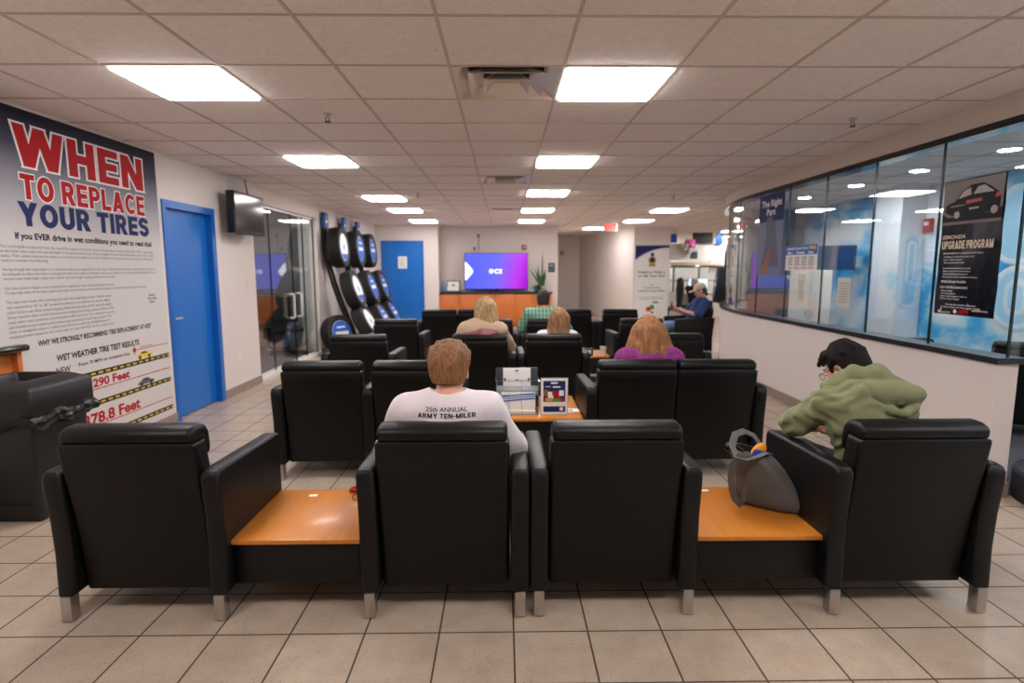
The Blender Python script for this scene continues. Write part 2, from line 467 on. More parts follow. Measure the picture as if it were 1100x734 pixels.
def m_floor():
    t = NT('floor_tile'); x, y, z = t.xyz()
    u = t.math('DIVIDE', t.math('ADD', x, 1.7927), .3048); v = t.math('DIVIDE', t.math('SUBTRACT', y, 2.190), .2985)
    def edge(a): return t.math('ABSOLUTE', t.math('SUBTRACT', t.math('FRACT', t.math('ADD', a, .5)), .5))
    g = t.math('LESS_THAN', t.math('MINIMUM', edge(u), edge(v)), .0125)
    cid = t.node('ShaderNodeCombineXYZ'); t.L.new(t.math('FLOOR', u), cid.inputs[0]); t.L.new(t.math('FLOOR', v), cid.inputs[1])
    wn = t.node('ShaderNodeTexWhiteNoise', noise_dimensions='2D'); t.L.new(cid.outputs[0], wn.inputs['Vector'])
    base = t.ramp(t.noise(9, 5), [(.3, (176, 158, 140)), (.7, (194, 176, 157))])
    base = t.mix(t.math('MULTIPLY', wn.outputs[0], .25), base, (160, 142, 124))
    sp = t.math('GREATER_THAN', t.noise(125, 2), .645)
    sp2 = t.math('GREATER_THAN', t.noise(95, 1), .7)
    base = t.mix(t.math('MULTIPLY', sp, .55), base, (116, 98, 86)); base = t.mix(t.math('MULTIPLY', sp2, .5), base, (100, 84, 74))
    t.set('Base Color', t.mix(g, base, (74, 62, 54)))
    t.set('Roughness', t.math('ADD', .28, t.math('MULTIPLY', g, .5)))
    t.bump(t.math('SUBTRACT', 1., g), .25, .004)
m_floor()
def m_ceiling():
    t = NT('ceiling_tile')
    sp = t.math('GREATER_THAN', t.noise(120, 2), .665); sp2 = t.math('GREATER_THAN', t.noise(42, 3), .70)
    c = t.ramp(t.noise(30, 3), [(.3, (238, 226, 220)), (.7, (246, 235, 229))])
    c = t.mix(t.math('MULTIPLY', sp, .42), c, (160, 144, 134)); c = t.mix(t.math('MULTIPLY', sp2, .4), c, (160, 144, 134))
    t.set('Base Color', c); t.set('Roughness', .85); t.bump(t.noise(90, 3), .25, .01)
m_ceiling()
def m_cloud(name, whiter=0.):
    t = NT(name); v = t.mapped((.9, .9, 1.25), loc=(3.1, 1.7, .4))
    n = t.noise(1.25, 7, v, .52)
    t.set('Base Color', t.ramp(n, [(.37 - whiter, (22, 140, 208)), (.46 - whiter, (80, 182, 230)), (.52 - whiter, (180, 218, 238)), (.6 - whiter, (232, 235, 240))]))
    t.set('Roughness', .5)
m_cloud('mural'); m_cloud('mural_white', .16)
mat('mural_glyph', (214, 228, 238), .5); mat('mural_glyph_blue', (166, 212, 236), .5)
def m_glass():
    m = bpy.data.materials.new('glass'); m.use_nodes = True; nt = m.node_tree; N = nt.nodes; L = nt.links; N.remove(N['Principled BSDF'])
    tr = N.new('ShaderNodeBsdfTransparent'); tr.inputs[0].default_value = (.955, .985, .985, 1)
    gl = N.new('ShaderNodeBsdfGlossy'); gl.inputs['Roughness'].default_value = .0; gl.inputs[0].default_value = (1, 1, 1, 1)
    lw_ = N.new('ShaderNodeLayerWeight'); lw_.inputs[0].default_value = .5
    pw = N.new('ShaderNodeMath'); pw.operation = 'POWER'; L.new(lw_.outputs['Facing'], pw.inputs[0]); pw.inputs[1].default_value = 5
    fr = N.new('ShaderNodeMath'); fr.operation = 'MULTIPLY_ADD'; L.new(pw.outputs[0], fr.inputs[0]); fr.inputs[1].default_value = .94; fr.inputs[2].default_value = .06
    mx = N.new('ShaderNodeMixShader'); L.new(fr.outputs[0], mx.inputs[0]); L.new(tr.outputs[0], mx.inputs[1]); L.new(gl.outputs[0], mx.inputs[2])
    L.new(mx.outputs[0], N['Material Output'].inputs[0]); MATS['glass'] = m
m_glass()
mat('glass_edge', (20, 44, 42), .2)
def m_graphic():
    t = NT('wall_graphic'); x, y, z = t.xyz()
    t.set('Base Color', t.ramp(t.math('DIVIDE', z, 2.56), [(0., (214, 208, 204)), (.66, (208, 202, 200)), (.76, (168, 166, 172)), (.9, (66, 66, 86)), (.985, (14, 16, 34))]))
    t.set('Roughness', .6); t.set('Specular IOR Level', .2)
m_graphic()
def m_tv():
    t = NT('tv_picture'); x, y, z = t.xyz()
    f = t.math('ADD', t.math('DIVIDE', x, 1.6), t.math('MULTIPLY', z, -.12))
    c = t.ramp(t.math('ADD', f, .5), [(0., (84, 98, 244)), (.5, (104, 108, 242)), (.68, (150, 84, 236)), (.86, (186, 50, 230)), (1., (164, 16, 214))])
    t.set('Base Color', (0, 0, 0, 1)); t.L.new(c, t.b.inputs['Emission Color']); t.b.inputs['Emission Strength'].default_value = 1.15; t.set('Roughness', .15)
m_tv()
mat('tv_white', (240, 244, 255), .3, emit=1.1)
def m_plaid():
    t = NT('plaid'); x, y, z = t.xyz()
    def band(a, k, w): return t.math('LESS_THAN', t.math('ABSOLUTE', t.math('SUBTRACT', t.math('FRACT', t.math('MULTIPLY', a, k)), .5)), w)
    c = t.mix(t.math('MULTIPLY', band(x, 22., .22), .8), (136, 186, 162), (52, 110, 92)); c = t.mix(t.math('MULTIPLY', band(z, 18., .1), .35), c, (214, 226, 216))
    t.set('Base Color', c); t.set('Roughness', .85)
m_plaid()
def m_vinyl():
    t = NT('dark_vinyl'); n = t.noise(2.2, 3, t.mapped((1, 1, .6)), .5)
    t.set('Base Color', (*lin((16, 18, 32)), 1)); t.set('Roughness', .28); t.bump(n, .5, .12)
m_vinyl()

# ------------------------------------------------------------------ setting
HC = 2.552
XL = -3.18
GX, GY, GP = -2.1126, 2.5961, .6096
CX0, CR, CY0 = 3.12, 5.5, 7.2                 # curved half wall: straight run then an arc of 5.5 m radius
def wallpath(s):
    """point and outward (room side) normal at arc length s from the front corner"""
    L0 = CY0 - 3.54
    if s <= L0: return Vector((CX0, 3.54 + s, 0)), Vector((-1, 0, 0))
    a = (s - L0) / CR
    return Vector((CX0 + CR - CR * math.cos(a), CY0 + CR * math.sin(a), 0)), Vector((-math.cos(a), math.sin(a), 0))
S_END = CY0 - 3.54 + CR * math.radians(41)
def wallstrip(mb, s0, s1, z0, z1, o0, o1, mi=0):
    """slab following the wall between two offsets from its face (positive is into the room)"""
    n = max(1, int((s1 - s0) / .12)); bm = bmesh.new(); R_ = []
    for i in range(n + 1):
        p, w = wallpath(s0 + (s1 - s0) * i / n)
        a, b = p + w * o0, p + w * o1
        R_.append([bm.verts.new((q.x, q.y, z)) for q, z in ((a, z0), (b, z0), (b, z1), (a, z1))])
    for A, B in zip(R_, R_[1:]):
        for k in range(4): bm.faces.new((A[k], A[(k + 1) % 4], B[(k + 1) % 4], B[k]))
    bm.faces.new(R_[0]); bm.faces.new(R_[-1]); bmesh.ops.recalc_face_normals(bm, faces=bm.faces[:])
    mb.add(bm, mi)

fl = MB().box((-7.2, -2.7, -.1), (9.6, 21, 0)); struct('floor', fl, 'floor_tile')
fc = MB().prism([(3.27, 3.56), (3.27, 7.2)] + [(3.12 + 5.5 - 5.35 * math.cos(a), 7.2 + 5.35 * math.sin(a)) for a in [.1 * i for i in range(1, 8)]] + [(5.6, 10.8), (5.6, 3.56)], 'z', .001, .008)
struct('floor_carpet', fc, 'carpet')
fc2 = MB().box((-7., 7.3, .001), (-3.2, 10.4, .008)); struct('floor_side_room', fc2, 'carpet_dark')

TROFF = [(0, 1), (4, 1), (0, 5), (4, 5), (4, 9), (0, 10), (0, 13), (4, 13), (8, 13), (0, 17), (4, 17), (8, 17), (7, 21), (0, -3), (4, -3), (8, -3),  # negative rows are extra lamps added behind the camera for illumination
         (11, -1), (11, -4), (14, 23), (15, 21), (16, 24), (12, 28), (16, 28), (-4, 10)]  # lamps added to brighten the mural room, office and left side room
VENTS = [(3, 1), (3, 7), (3, 13)]
cm = MB(); skip = set(TROFF) | set(VENTS)
for i in range(-9, 20):
    for j in range(-9, 31):
        if (i, j) in skip: continue
        x, y = GX + i * GP, GY + j * GP
        cm.poly([(x, y, HC), (x, y + GP, HC), (x + GP, y + GP, HC), (x + GP, y, HC)])
ce = struct('ceiling', cm, 'ceiling_tile', smooth=None)
tb = MB()
for i in range(-9, 21): tb.box((GX + i * GP - .008, GY - 9 * GP, HC - .005), (GX + i * GP + .008, GY + 31 * GP, HC + .02))
for j in range(-9, 32): tb.box((GX - 9 * GP, GY + j * GP - .008, HC - .0045), (GX + 20 * GP, GY + j * GP + .008, HC + .02))
tb.build('trim_grid', 'tbar', ce, None)
struct('ceiling_plenum', MB().box((-7.6, -2.8, 2.9), (10, 21.2, 3.)), 'wall_grey')

w = MB()
w.box((XL - .14, -2.7, 0), (XL, 5.49, HC)).box((XL - .14, 6.46, 0), (XL, 7.45, HC)).box((XL - .14, 5.49, 2.13), (XL, 6.46, HC))
w.box((XL - .14, 7.45, 2.33), (XL, 9.95, HC)).box((XL - .14, 9.95, 0), (XL, 14.4, HC)).box((XL - .14, 7.45, 0), (XL + .02, 9.95, .05))
struct('wall_left', w, 'wall_paint')
struct('wall_back', MB().box((XL - .2, 14.4, 0), (-1.62, 15.22, HC)), 'wall_paint')
struct('wall_back_alcove', MB().box((-1.62, 15.1, 0), (1.415, 15.22, HC)), 'wall_paint')
w = MB().box((1.3, 15.22, 0), (1.415, 19.6, HC)).box((1.3, 19.6, 0), (2.7, 19.72, HC))
w.prism([(2.57, 19.6), (3.42, 15.2), (3.54, 15.2), (2.69, 19.72)], 'z', 0, HC)
struct('wall_corridor', w, 'wall_paint')
struct('wall_back_right', MB().box((3.42, 15.2, 0), (4.38, 15.32, HC)), 'wall_paint')
struct('wall_rear', MB().box((-3.4, -2.82, 0), (6, -2.7, HC)), 'wall_paint')
w = MB().box((4.38, 20.6, 0), (9.6, 20.7, HC)).box((9.5, 10.9, 0), (9.6, 20.6, HC)).box((2.6, 19.7, 0), (4.5, 19.8, HC))
struct('wall_office', w, 'wall_white')
# room behind the glass
struct('wall_mural', MB().box((5.6, -2.7, 0), (5.72, 10.9, HC)), 'mural')
struct('wall_pilaster', MB().box((5.26, 7.66, 0), (5.6, 8.2, HC)), 'mural_white')
struct('wall_play_back', MB().box((4.5, 10.8, 0), (9.6, 10.92, HC)), 'wall_grey')
# side room behind the left partition
w = MB().box((-7.2, 6.9, 0), (-7.1, 10.8, HC)).box((-7.1, 10.7, 0), (XL - .14, 10.8, HC)).box((-7.1, 6.9, 0), (XL - .14, 7., HC))
struct('wall_side_room', w, 'wall_grey')

# curved half wall, sill, header, bulkhead
w = MB(); wallstrip(w, 0, S_END, 0, .88, -.14, 0); struct('wall_right', w, 'wall_paint')
w = MB(); wallstrip(w, 0, S_END, 2.395, HC, -.14, 0); struct('wall_right_bulkhead', w, 'bulkhead_paint')
w = MB(); wallstrip(w, -.03, S_END, .88, .918, -.165, .025); struct('trim_sill', w, 'counter_black')
w = MB(); wallstrip(w, -.005, S_END, 2.35, 2.395, -.14, .012); struct('trim_header', w, 'black_gloss')
w = MB(); wallstrip(w, .0, S_END, 0, .1, 0, .012); w.box((3.108, 3.528, 0), (3.27, 3.54, .1)); struct('baseboard_right', w, 'skirting')
w = MB().box((XL, -2.7, 0), (XL + .012, 5.49, .1)).box((XL, 6.46, 0), (XL + .012, 7.45, .1)).box((XL, 9.95, 0), (XL + .012, 14.4, .1)).box((XL, 14.388, 0), (-3.02, 14.4, .1)).box((-1.98, 14.388, 0), (-1.62, 14.4, .1)); struct('baseboard_left', w, 'skirting')
cuts = [0, .69, 1.45, 2.2, 2.94, 3.68] + [3.68 + .745 * i for i in range(1, 6)]
win = MB(); wallstrip(win, cuts[0] + .004, cuts[1] - .004, .918, 2.365, -.071, -.059)
win = struct('window_1', win, 'glass', smooth=None)
for a, b in zip(cuts[1:], cuts[2:] + [S_END]):
    p = MB(); wallstrip(p, a + .004, min(b, S_END) - .004, .918, 2.365, -.071, -.059); p.build('pane', 'glass', win, 30)
p = MB().box((3.19, 3.545, .918), (3.262, 3.555, 2.365)); p.build('pane', 'glass', win, None)
for c in cuts:
    p = MB(); q = max(c, .004); wallstrip(p, q - .005, q + .005, .918, 2.365, -.073, -.057); p.build('pane_joint', 'glass_edge', win, None)

# blue doors
d = MB().box((XL - .1, 5.55, .012), (XL - .055, 6.38, 2.06)); d1 = struct('door_1', d, 'blue_paint')
f = MB().box((XL - .14, 5.49, 0), (XL + .014, 5.55, 2.13)).box((XL - .14, 6.38, 0), (XL + .014, 6.46, 2.13)).box((XL - .14, 5.55, 2.06), (XL + .014, 6.38, 2.13))
f.build('door_frame', 'blue_frame', d1)
h = MB().lathe([(.03, 0), (.03, .01), (.012, .015), (.012, .05)], (XL - .055, 5.61, 1.0), 16, 0, Matrix.Rotation(PI / 2, 4, 'Y')).tube([(XL - .012, 5.61, 1.0), (XL - .01, 5.73, 1.0)], .009)
h.build('door_handle', 'chrome', d1)
d = MB().box((-2.97, 14.37, .012), (-2.03, 14.395, 2.11)); d2 = struct('door_2', d, 'blue_paint')
f = MB().box((-3.02, 14.36, 0), (-2.97, 14.41, 2.16)).box((-2.03, 14.36, 0), (-1.98, 14.41, 2.16)).box((-2.97, 14.36, 2.11), (-2.03, 14.41, 2.16)); f.build('door_frame', 'blue_frame', d2)
MB().lathe([(.03, 0), (.03, .02), (.014, .025), (.014, .06), (.032, .07), (.03, .095), (0, .1)], (-2.88, 14.37, .98), 16, 0, Matrix.Rotation(PI / 2, 4, 'X')).build('door_handle', 'chrome', d2)

# left glass partition with its pull handles
lw = MB().box((-3.25, 7.46, .05), (-3.238, 8.09, 2.33)); lw = struct('window_2', lw, 'glass', smooth=None)
for a, b in ((8.1, 8.93), (8.94, 9.42), (9.43, 9.94)): MB().box((-3.25, a, .05), (-3.238, b, 2.33)).build('pane', 'glass', lw, None)
for a in (7.45, 8.09, 8.93, 9.42, 9.935): MB().box((-3.253, a, .05), (-3.235, a + .012, 2.33)).build('pane_joint', 'glass_edge', lw, None)
MB().box((-3.26, 7.45, 2.3), (-3.228, 9.95, 2.33)).build('top_channel', 'steel', lw, None)
for y in (8.76, 9.07):
    MB().tube([(-3.238, y, .74), (-3.19, y, .74), (-3.175, y, .76), (-3.175, y, 1.08), (-3.19, y, 1.1), (-3.238, y, 1.1)], .016, 10).build('pull_handle', 'fixture_white', lw)
struct('wall_side_column', MB().box((-3.58, 10.2, 0), (-3.33, 10.6, HC)), 'wall_white')

# ------------------------------------------------------------------ ceiling fixtures
def troffer():
    t = thing('ceiling_light', '', 'light', group='square troffer ceiling lights')
    f = MB(); h = GP / 2
    for a, b in (((-h, -h), (h, -h + .022)), ((-h, h - .022), (h, h)), ((-h, -h + .022), (-h + .022, h - .022)), ((h - .022, -h + .022), (h, h - .022))):
        f.box((a[0], a[1], -.007), (b[0], b[1], .05))
    f.build('frame', 'fixture_white', t, None)
    MB().box((-h + .024, -h + .024, -.02), (h - .024, h - .024, .03), .006).build('diffuser_panel', 'diffuser', t, None)
    return t
tf = troffer()
TL = {(0, 1): 'big bright square ceiling light above the tire poster wall', (4, 1): 'big bright square ceiling light beside the nearest air vent, over the seats',
      (0, 5): 'square ceiling light second from the camera in the row above the left aisle', (4, 5): 'square ceiling light second from the camera in the middle row',
      (4, 9): 'square ceiling light third from the camera in the middle row', (0, 10): 'square ceiling light third from the camera in the left row',
      (0, 13): 'square ceiling light fourth from the camera in the left row', (4, 13): 'square ceiling light fourth from the camera in the middle row, by the farthest vent',
      (8, 13): 'square ceiling light right of the others, nearest to the curved glass wall', (0, 17): 'farthest ceiling light of the left row, before the far blue door',
      (4, 17): 'farthest ceiling light of the middle row, above the television', (8, 17): 'ceiling light just right of the red exit sign',
      (7, 21): 'ceiling light just left of the red exit sign, in the corridor mouth'}
first = True
for i, j in TROFF:
    loc = (GX + (i + .5) * GP, GY + (j + .5) * GP, HC)
    lab = TL.get((i, j), 'square ceiling light added outside the main waiting room view'); g = 'square troffer ceiling lights'
    if first: tf.location = loc; tf['label'] = lab; first = False
    else: dup(tf, loc, 0, lab, g)
def vent():
    t = thing('ceiling_vent', 'square stepped metal air vent nearest to the camera, beside the big ceiling light', 'vent', group='square ceiling air vents')
    h = GP / 2
    b = MB().box((-h, -h, .1), (h, h, .12)).box((-h, -h, .0), (-h + .004, h, .1)).box((h - .004, -h, 0), (h, h, .1)).box((-h, -h, 0), (h, -h + .004, .1)).box((-h, h - .004, 0), (h, h, .1)); b.build('duct_box', 'vent_dark', t, None)
    for k, (r0, r1, z0, z1) in enumerate(((.298, .215, -.004, .05), (.215, .135, -.012, .04), (.13, .0, -.02, .03))):
        m = MB()
        for q in range(4):
            R_ = Matrix.Rotation(q * PI / 2, 4, 'Z')
            m.add(_frustum(r0, r1 if r1 else .07, z0, z1), 0, R_)
        if not r1: m.box((-.075, -.075, z1 - .004), (.075, .075, z1))
        m.build(('outer_louver', 'middle_louver', 'inner_louver')[k], 'vent_metal', t, None)
    return t
def _frustum(a, b, z0, z1):
    bm = bmesh.new(); p = [bm.verts.new(v) for v in ((-a, -a, z0), (a, -a, z0), (b, -b, z1), (-b, -b, z1))]; q = [bm.verts.new(v.co + Vector((0, .004, .008))) for v in p]
    bm.faces.new(p); bm.faces.new(q[::-1])
    for i in range(4): bm.faces.new((p[i], q[i], q[(i + 1) % 4], p[(i + 1) % 4]))
    bmesh.ops.recalc_face_normals(bm, faces=bm.faces[:]); return bm
vt = vent()
for k, (i, j) in enumerate(VENTS):
    loc = (GX + (i + .5) * GP, GY + (j + .5) * GP, HC)
    if k == 0: vt.location = loc
    else: dup(vt, loc, 0, ('', 'square metal air vent in the middle of the ceiling, second from the camera', 'farthest square metal air vent, nearest to the television wall')[k], 'square ceiling air vents')
def sprinkler():
    t = thing('sprinkler_head', 'dark sprinkler head in the ceiling between the two big left lights', 'sprinkler', group='ceiling sprinkler heads')
    MB().lathe([(.0, 0), (.03, -.002), (.03, -.006), (.012, -.01), (.012, -.03), (0, -.03)], seg=16).build('escutcheon', 'chrome', t)
    MB().tube([(-.01, 0, -.03), (-.014, 0, -.045), (0, 0, -.055)], .003, 6).tube([(.01, 0, -.03), (.014, 0, -.045), (0, 0, -.055)], .003, 6).lathe([(0, -.055), (.022, -.056), (.022, -.059), (0, -.06)], seg=16).build('deflector', 'black_plastic', t)
    return t
sp = sprinkler(); sp.location = (-1.22, 4.17, HC)
for loc, lab in (((2.52, 4.27, HC), 'dark sprinkler head in the ceiling near the curved glass wall header'), ((-1.22, 8.4, HC), 'sprinkler head in the ceiling beside the third light of the left row'),
                 ((2.5, 8.6, HC), 'sprinkler head in the ceiling between the middle row lights and the curved wall'), ((4.7, 4.9, HC), 'sprinkler head in the ceiling behind the glass, above the upgrade poster')):
    dup(sp, loc, 0, lab, 'ceiling sprinkler heads')
dl = thing('downlight', 'round ceiling downlight behind the glass, nearest the upgrade poster', 'light', (4.62, 5.35, HC), group='round downlights behind the glass')
MB().lathe([(.1, 0), (.1, -.006), (.085, -.006), (.085, .0)], seg=28, closed=True).build('trim_ring', 'fixture_white', dl)
MB().lathe([(0, -.004), (.084, -.004), (.084, -.001), (0, -.001)], seg=28).build('lamp_disc', 'downlight', dl)
for y, lab in ((6.5, 'round ceiling downlight behind the glass, second from the upgrade poster'), (7.65, 'round ceiling downlight behind the glass, third from the upgrade poster'), (8.95, 'round ceiling downlight behind the glass, farthest of the row'), (4.15, 'round ceiling downlight behind the glass, out past the upgrade poster')):
    dup(dl, (4.62, y, HC), 0, lab, 'round downlights behind the glass')

mat('picture_brown', (96, 80, 76), .3); mat('picture_dark', (8, 7, 9), .4, spec=.15); mat('picture_light', (150, 140, 138), .3); mat('poster_slate', (96, 104, 136), .5); mat('poster_shade', (70, 72, 100), .5)

mat('rack_smoke', (58, 60, 64), .25)
# ------------------------------------------------------------------ black leather seating
def arm_mb(x):
    P = [(0., .115), (.004, .3), (-.004, .45), (-.022, .6), (-.022, .64), (-.006, .662), (.03, .668), (.3, .66), (.6, .648), (.622, .642), (.632, .62), (.63, .115)]
    return MB().prism(P, 'x', x - .039, x + .039, .018, 3)
def foot_mb(x, y): return MB().box((x - .022, y - .008, .007), (x + .022, y + .045, .117), .003).lathe([(.017, 0), (.017, .009)], (x, y + .02, 0), 14)
BK = [(.06, .118), (.05, .22), (.03, .4), (.0, .57), (-.028, .72), (-.036, .772), (-.03, .785), (.07, .785), (.09, .7), (.13, .5), (.19, .3), (.21, .118)]
RL = [(-.016, .778), (-.03, .793), (-.033, .818), (-.022, .836), (.008, .848), (.06, .85), (.1, .835), (.122, .805), (.13, .74), (.12, .7), (.085, .72), (.055, .778)]
def seating(n, xs_arm, label, grp, name='armchair', cat='armchair'):
    """n seats side by side, .555 m apart, with arms at the given x"""
    t = thing(name, label, cat, group=grp)
    cs = [(-(n - 1) / 2 + i) * SEATW for i in range(n)] if n > 1 and len(xs_arm) < 3 else ([0] if n == 1 else [-.3085, .3085])
    for c in cs:
        MB().prism(BK, 'x', c - .276, c + .276, .02, 3).build('backrest', 'leather', t, 40)
        MB().prism(RL, 'x', c - .268, c + .268, .024, 3).build('head_cushion', 'leather', t, 50)
        MB().box((c - .275, .1, .285), (c + .275, .64, .43), .035, 4).build('seat_cushion', 'leather', t, 50)
    MB().box((cs[0] - .277, .2, .13), (cs[-1] + .277, .6, .285), .012).build('seat_base', 'leather_side', t)
    for x in xs_arm: arm_mb(x).build('armrest', 'leather_side', t, 40)
    for x in xs_arm:
        for y in (.0, .56): foot_mb(x, y).build('foot', 'chrome', t)
    return t
SEATW = .554
G1 = 'black leather waiting room armchairs'
ch = seating(1, (-.32, .32), 'black leather armchair in the front row beside the trash can', G1)
ch.location = (-1.525, 2.285, 0)
def chair(x, y, lab, rz=0.): return dup(ch, (x, y, 0), rz, lab, G1)
chair(-.254, 2.29, 'black leather armchair in the front row with the white T-shirt person in it')
chair(.4665, 2.295, 'empty black leather armchair in the front row, left of the tote bag table')
chair(1.733, 2.285, 'black leather armchair in the front row with the green hoodie person in it')
chair(-1.41, 5.52, 'black leather armchair in the third row, empty, at the left aisle')
chair(-.235, 5.53, 'black leather armchair in the third row under the long blonde haired person')
chair(.487, 5.53, 'black leather armchair in the third row under the child with light brown hair')
chair(1.675, 5.53, 'black leather armchair in the third row, empty, just right of the purple sweater person')
chair(-1.363, 7.22, 'black leather armchair in the fourth row, empty, left of the small wooden table')
chair(-.158, 7.22, 'black leather armchair in the fourth row, mostly behind the long blonde haired person')
chair(.565, 7.22, 'black leather armchair in the fourth row under the green plaid shirt person')
chair(1.751, 7.22, 'black leather armchair in the fourth row, empty, in front of the banner stand')
chair(1.097, 8.92, 'black leather armchair in the last row, empty, right of the green plaid shirt person')
chair(1.82, 8.92, 'black leather armchair at the right end of the last row, below the banner stand')
chair(3.46, 9.75, 'black leather armchair turned sideways with the baseball cap person in it', PI / 2)
chair(3.62, 5.1, 'black leather armchair behind the glass, its top edge just above the sill', 0)
chair(4.5, 4.75, 'black leather armchair behind the end of the half wall, on the grey carpet', -.5)
G2 = 'black leather two-seat sofas'
s2 = seating(2, (-.592, .592), 'black leather two-seat sofa in the second row with the purple sweater person', G2, 'two_seat_sofa', 'sofa'); s2.location = (1.204, 3.91, 0)
dup(s2, (-.724, 8.92, 0), 0, 'black leather two-seat sofa in the last row, empty, before the orange cabinet', G2)
s3 = seating(2, (-.6235, 0, .6235), 'black leather double seat with a middle arm, second row, left of the magazine rack', G2, 'two_seat_sofa', 'sofa'); s3.location = (-.9475, 3.91, 0)

def side_table(x, y, wd, dp, z, lab):
    t = thing('side_table', lab, 'table', (x, y, 0), group='low wood topped side tables between the armchairs')
    h = wd / 2
    MB().box((-h, 0, z - .022), (h, dp, z), .005).build('tabletop', 'table_wood', t)
    MB().box((-h + .008, .02, .125), (h - .008, .06, z - .022), .008).build('rear_panel', 'leather_side', t)
    MB().box((-h + .008, dp - .06, .125), (h - .008, dp - .02, z - .022), .008).build('front_panel', 'leather_side', t)
    for s in (-1, 1): MB().box((s * (h - .028) - .018, .06, .125), (s * (h - .028) + .018, dp - .06, z - .022), .006).build('side_panel', 'leather_side', t)
    return t
side_table(-.8935, 2.335, .556, .57, .335, 'low side table with honey wood top in the front row, almost bare')
side_table(1.102, 2.335, .556, .57, .335, 'low side table with honey wood top in the front row under the grey tote bag')
side_table(.143, 3.985, .85, .74, .42, 'side table with honey wood top holding the magazine rack')
side_table(-.758, 7.27, .45, .6, .36, 'low side table with wood top in the fourth row, left, beside the blonde person')
side_table(1.154, 7.27, .43, .6, .36, 'low side table with wood top in the fourth row, holding the cream cup')

# ------------------------------------------------------------------ things on the tables
p = tag(MB().box((-.02, -.012, 0), (.02, .012, .0016)).build('paper_slip', 'white_paper'), 'small white paper slip on the empty front side table', 'paper', 'paper slips on the side tables'); p.location = (-.975, 2.82, .335); p.rotation_euler.z = .1
p2 = p.copy(); COL.objects.link(p2); p2.location = (1.04, 2.85, .335); p2['label'] = 'small white paper slip on the front side table behind the grey tote bag'
ln = thing('lanyard', 'red lanyard with a thin loop on the empty front side table', 'lanyard', (-.765, 2.84, .335))
MB().tube([(-.03, .03, .012), (0, .035, .02), (.04, .03, .022), (.07, .02, .012), (.02, .015, .01), (-.035, .02, .01)], .011, 8, flat=(.012, .008)).build('strap', 'red_cloth', ln)
MB().tube([(.035 + .04 * math.cos(a), -.04 + .05 * math.sin(a), .003) for a in [i * .35 for i in range(19)]], .002, 6).build('cord_loop', 'hair_brown', ln)
# magazine rack
rk = thing('magazine_rack', 'clear and wire magazine rack with a white back panel on the side table', 'magazine rack', (.0975, 4.08, .42))
MB().box((-.16, .24, .0), (.16, .252, .31), .004).build('back_panel', 'rack_smoke', rk)
MB().box((-.105, .232, .12), (.105, .24, .31), .002).build('white_card', 'white_paper', rk)
m = MB()
for x, z in ((0, .29), (0, .215), (-.09, .22), (.09, .22)): m.box((x - (.012 if abs(x) < .01 else .006), .228, z - (.005 if abs(x) < .01 else .012)), (x + (.012 if abs(x) < .01 else .006), .233, z + (.005 if abs(x) < .01 else .012)))
m.build('slot', 'black_plastic', rk)
MB().box((-.155, .07, .165), (.155, .24, .173)).box((-.155, .07, .14), (.155, .078, .165)).build('upper_shelf', 'acrylic_grey', rk)
MB().box((-.15, .0, .0), (.15, .24, .006)).build('rack_floor', 'acrylic_grey', rk)
m = MB()
for x in (-.15, -.06, .03, .15): m.tube([(x, .235, .004), (x, .004, .004), (x, .0, .03), (x, .012, .25), (x, .03, .26)], .0022, 6)
m.tube([(-.15, .006, .15), (.15, .006, .15)], .0022, 6).tube([(-.15, .012, .255), (.15, .012, .255)], .0022, 6); m.build('wire_front', 'steel', rk)
for sx in (-1, 1):
    MB().box((sx * .157 - .003, .01, 0), (sx * .157 + .003, .245, .25)).build('side_wall', 'glass', rk, None)
mg = thing('magazine', 'top magazine with a blue striped cover leaning in the magazine rack', 'magazine', (.1, 4.12, .43), group='magazines in the wire rack')
MB().box((-.12, 0, 0), (.13, .012, .15), .002).build('pages', 'white_paper', mg)
m = MB()
for k, (z, q) in enumerate(((.128, 0), (.11, 1), (.092, 0))): m.slab((-.118, -.001, 0), (1, 0, 0), (0, 0, 1), [(0, z - .012), (.245, z + .008), (.245, z + .018), (0, z - .002)], .001, q)
m.build('cover_print', ['blue_ink', 'light_blue_ink'], mg, None)
mg.rotation_euler = (-.12, 0, 0)
m2 = MB().box((-.13, .02, 0), (.13, .05, .125), .003).build('magazine', 'white_paper'); tag(m2, 'thick white magazine stack edge standing behind the blue striped magazine', 'magazine', 'magazines in the wire rack'); m2.location = (.1, 4.13, .43); m2.rotation_euler.x = -.1
m3 = MB().box((-.11, -.1, 0), (.14, .0, .022), .003).build('magazine', 'cream_paper'); tag(m3, 'magazine lying flat at the bottom of the wire rack', 'magazine', 'magazines in the wire rack'); m3.location = (.09, 4.19, .428)
# brochure stand
bs = thing('sign_holder', 'upright clear sign holder with a blue and white flyer on the side table', 'sign', (.365, 4.085, .42))
MB().box((-.1, 0, 0), (.1, .008, .275), .001).box((-.1, 0, 0), (.1, .075, .006)).build('holder', 'acrylic_grey', bs)
m = MB(); F = ((-.096, -.0015, .004), (1, 0, 0), (0, 0, 1))
RCN = [0]
def rc(mb, x0, y0, x1, y1, mi, O=F, th=.0007):
    RCN[0] += 1; th = th + .0001 * (RCN[0] % 24); mb.slab(Vector(O[0]) , O[1], O[2], [(x0, y0), (x1, y0), (x1, y1), (x0, y1)], th, mi)
m.box((-.096, -.0015, .004), (.096, 0, .271), mi=0)
rc(m, .016, .095, .176, .25, 1); rc(m, .016, .02, .176, .062, 1); rc(m, .07, .228, .12, .24, 0); rc(m, .135, .03, .16, .055, 0); rc(m, .03, .205, .07, .21, 0); rc(m, .085, .2, .14, .21, 0)
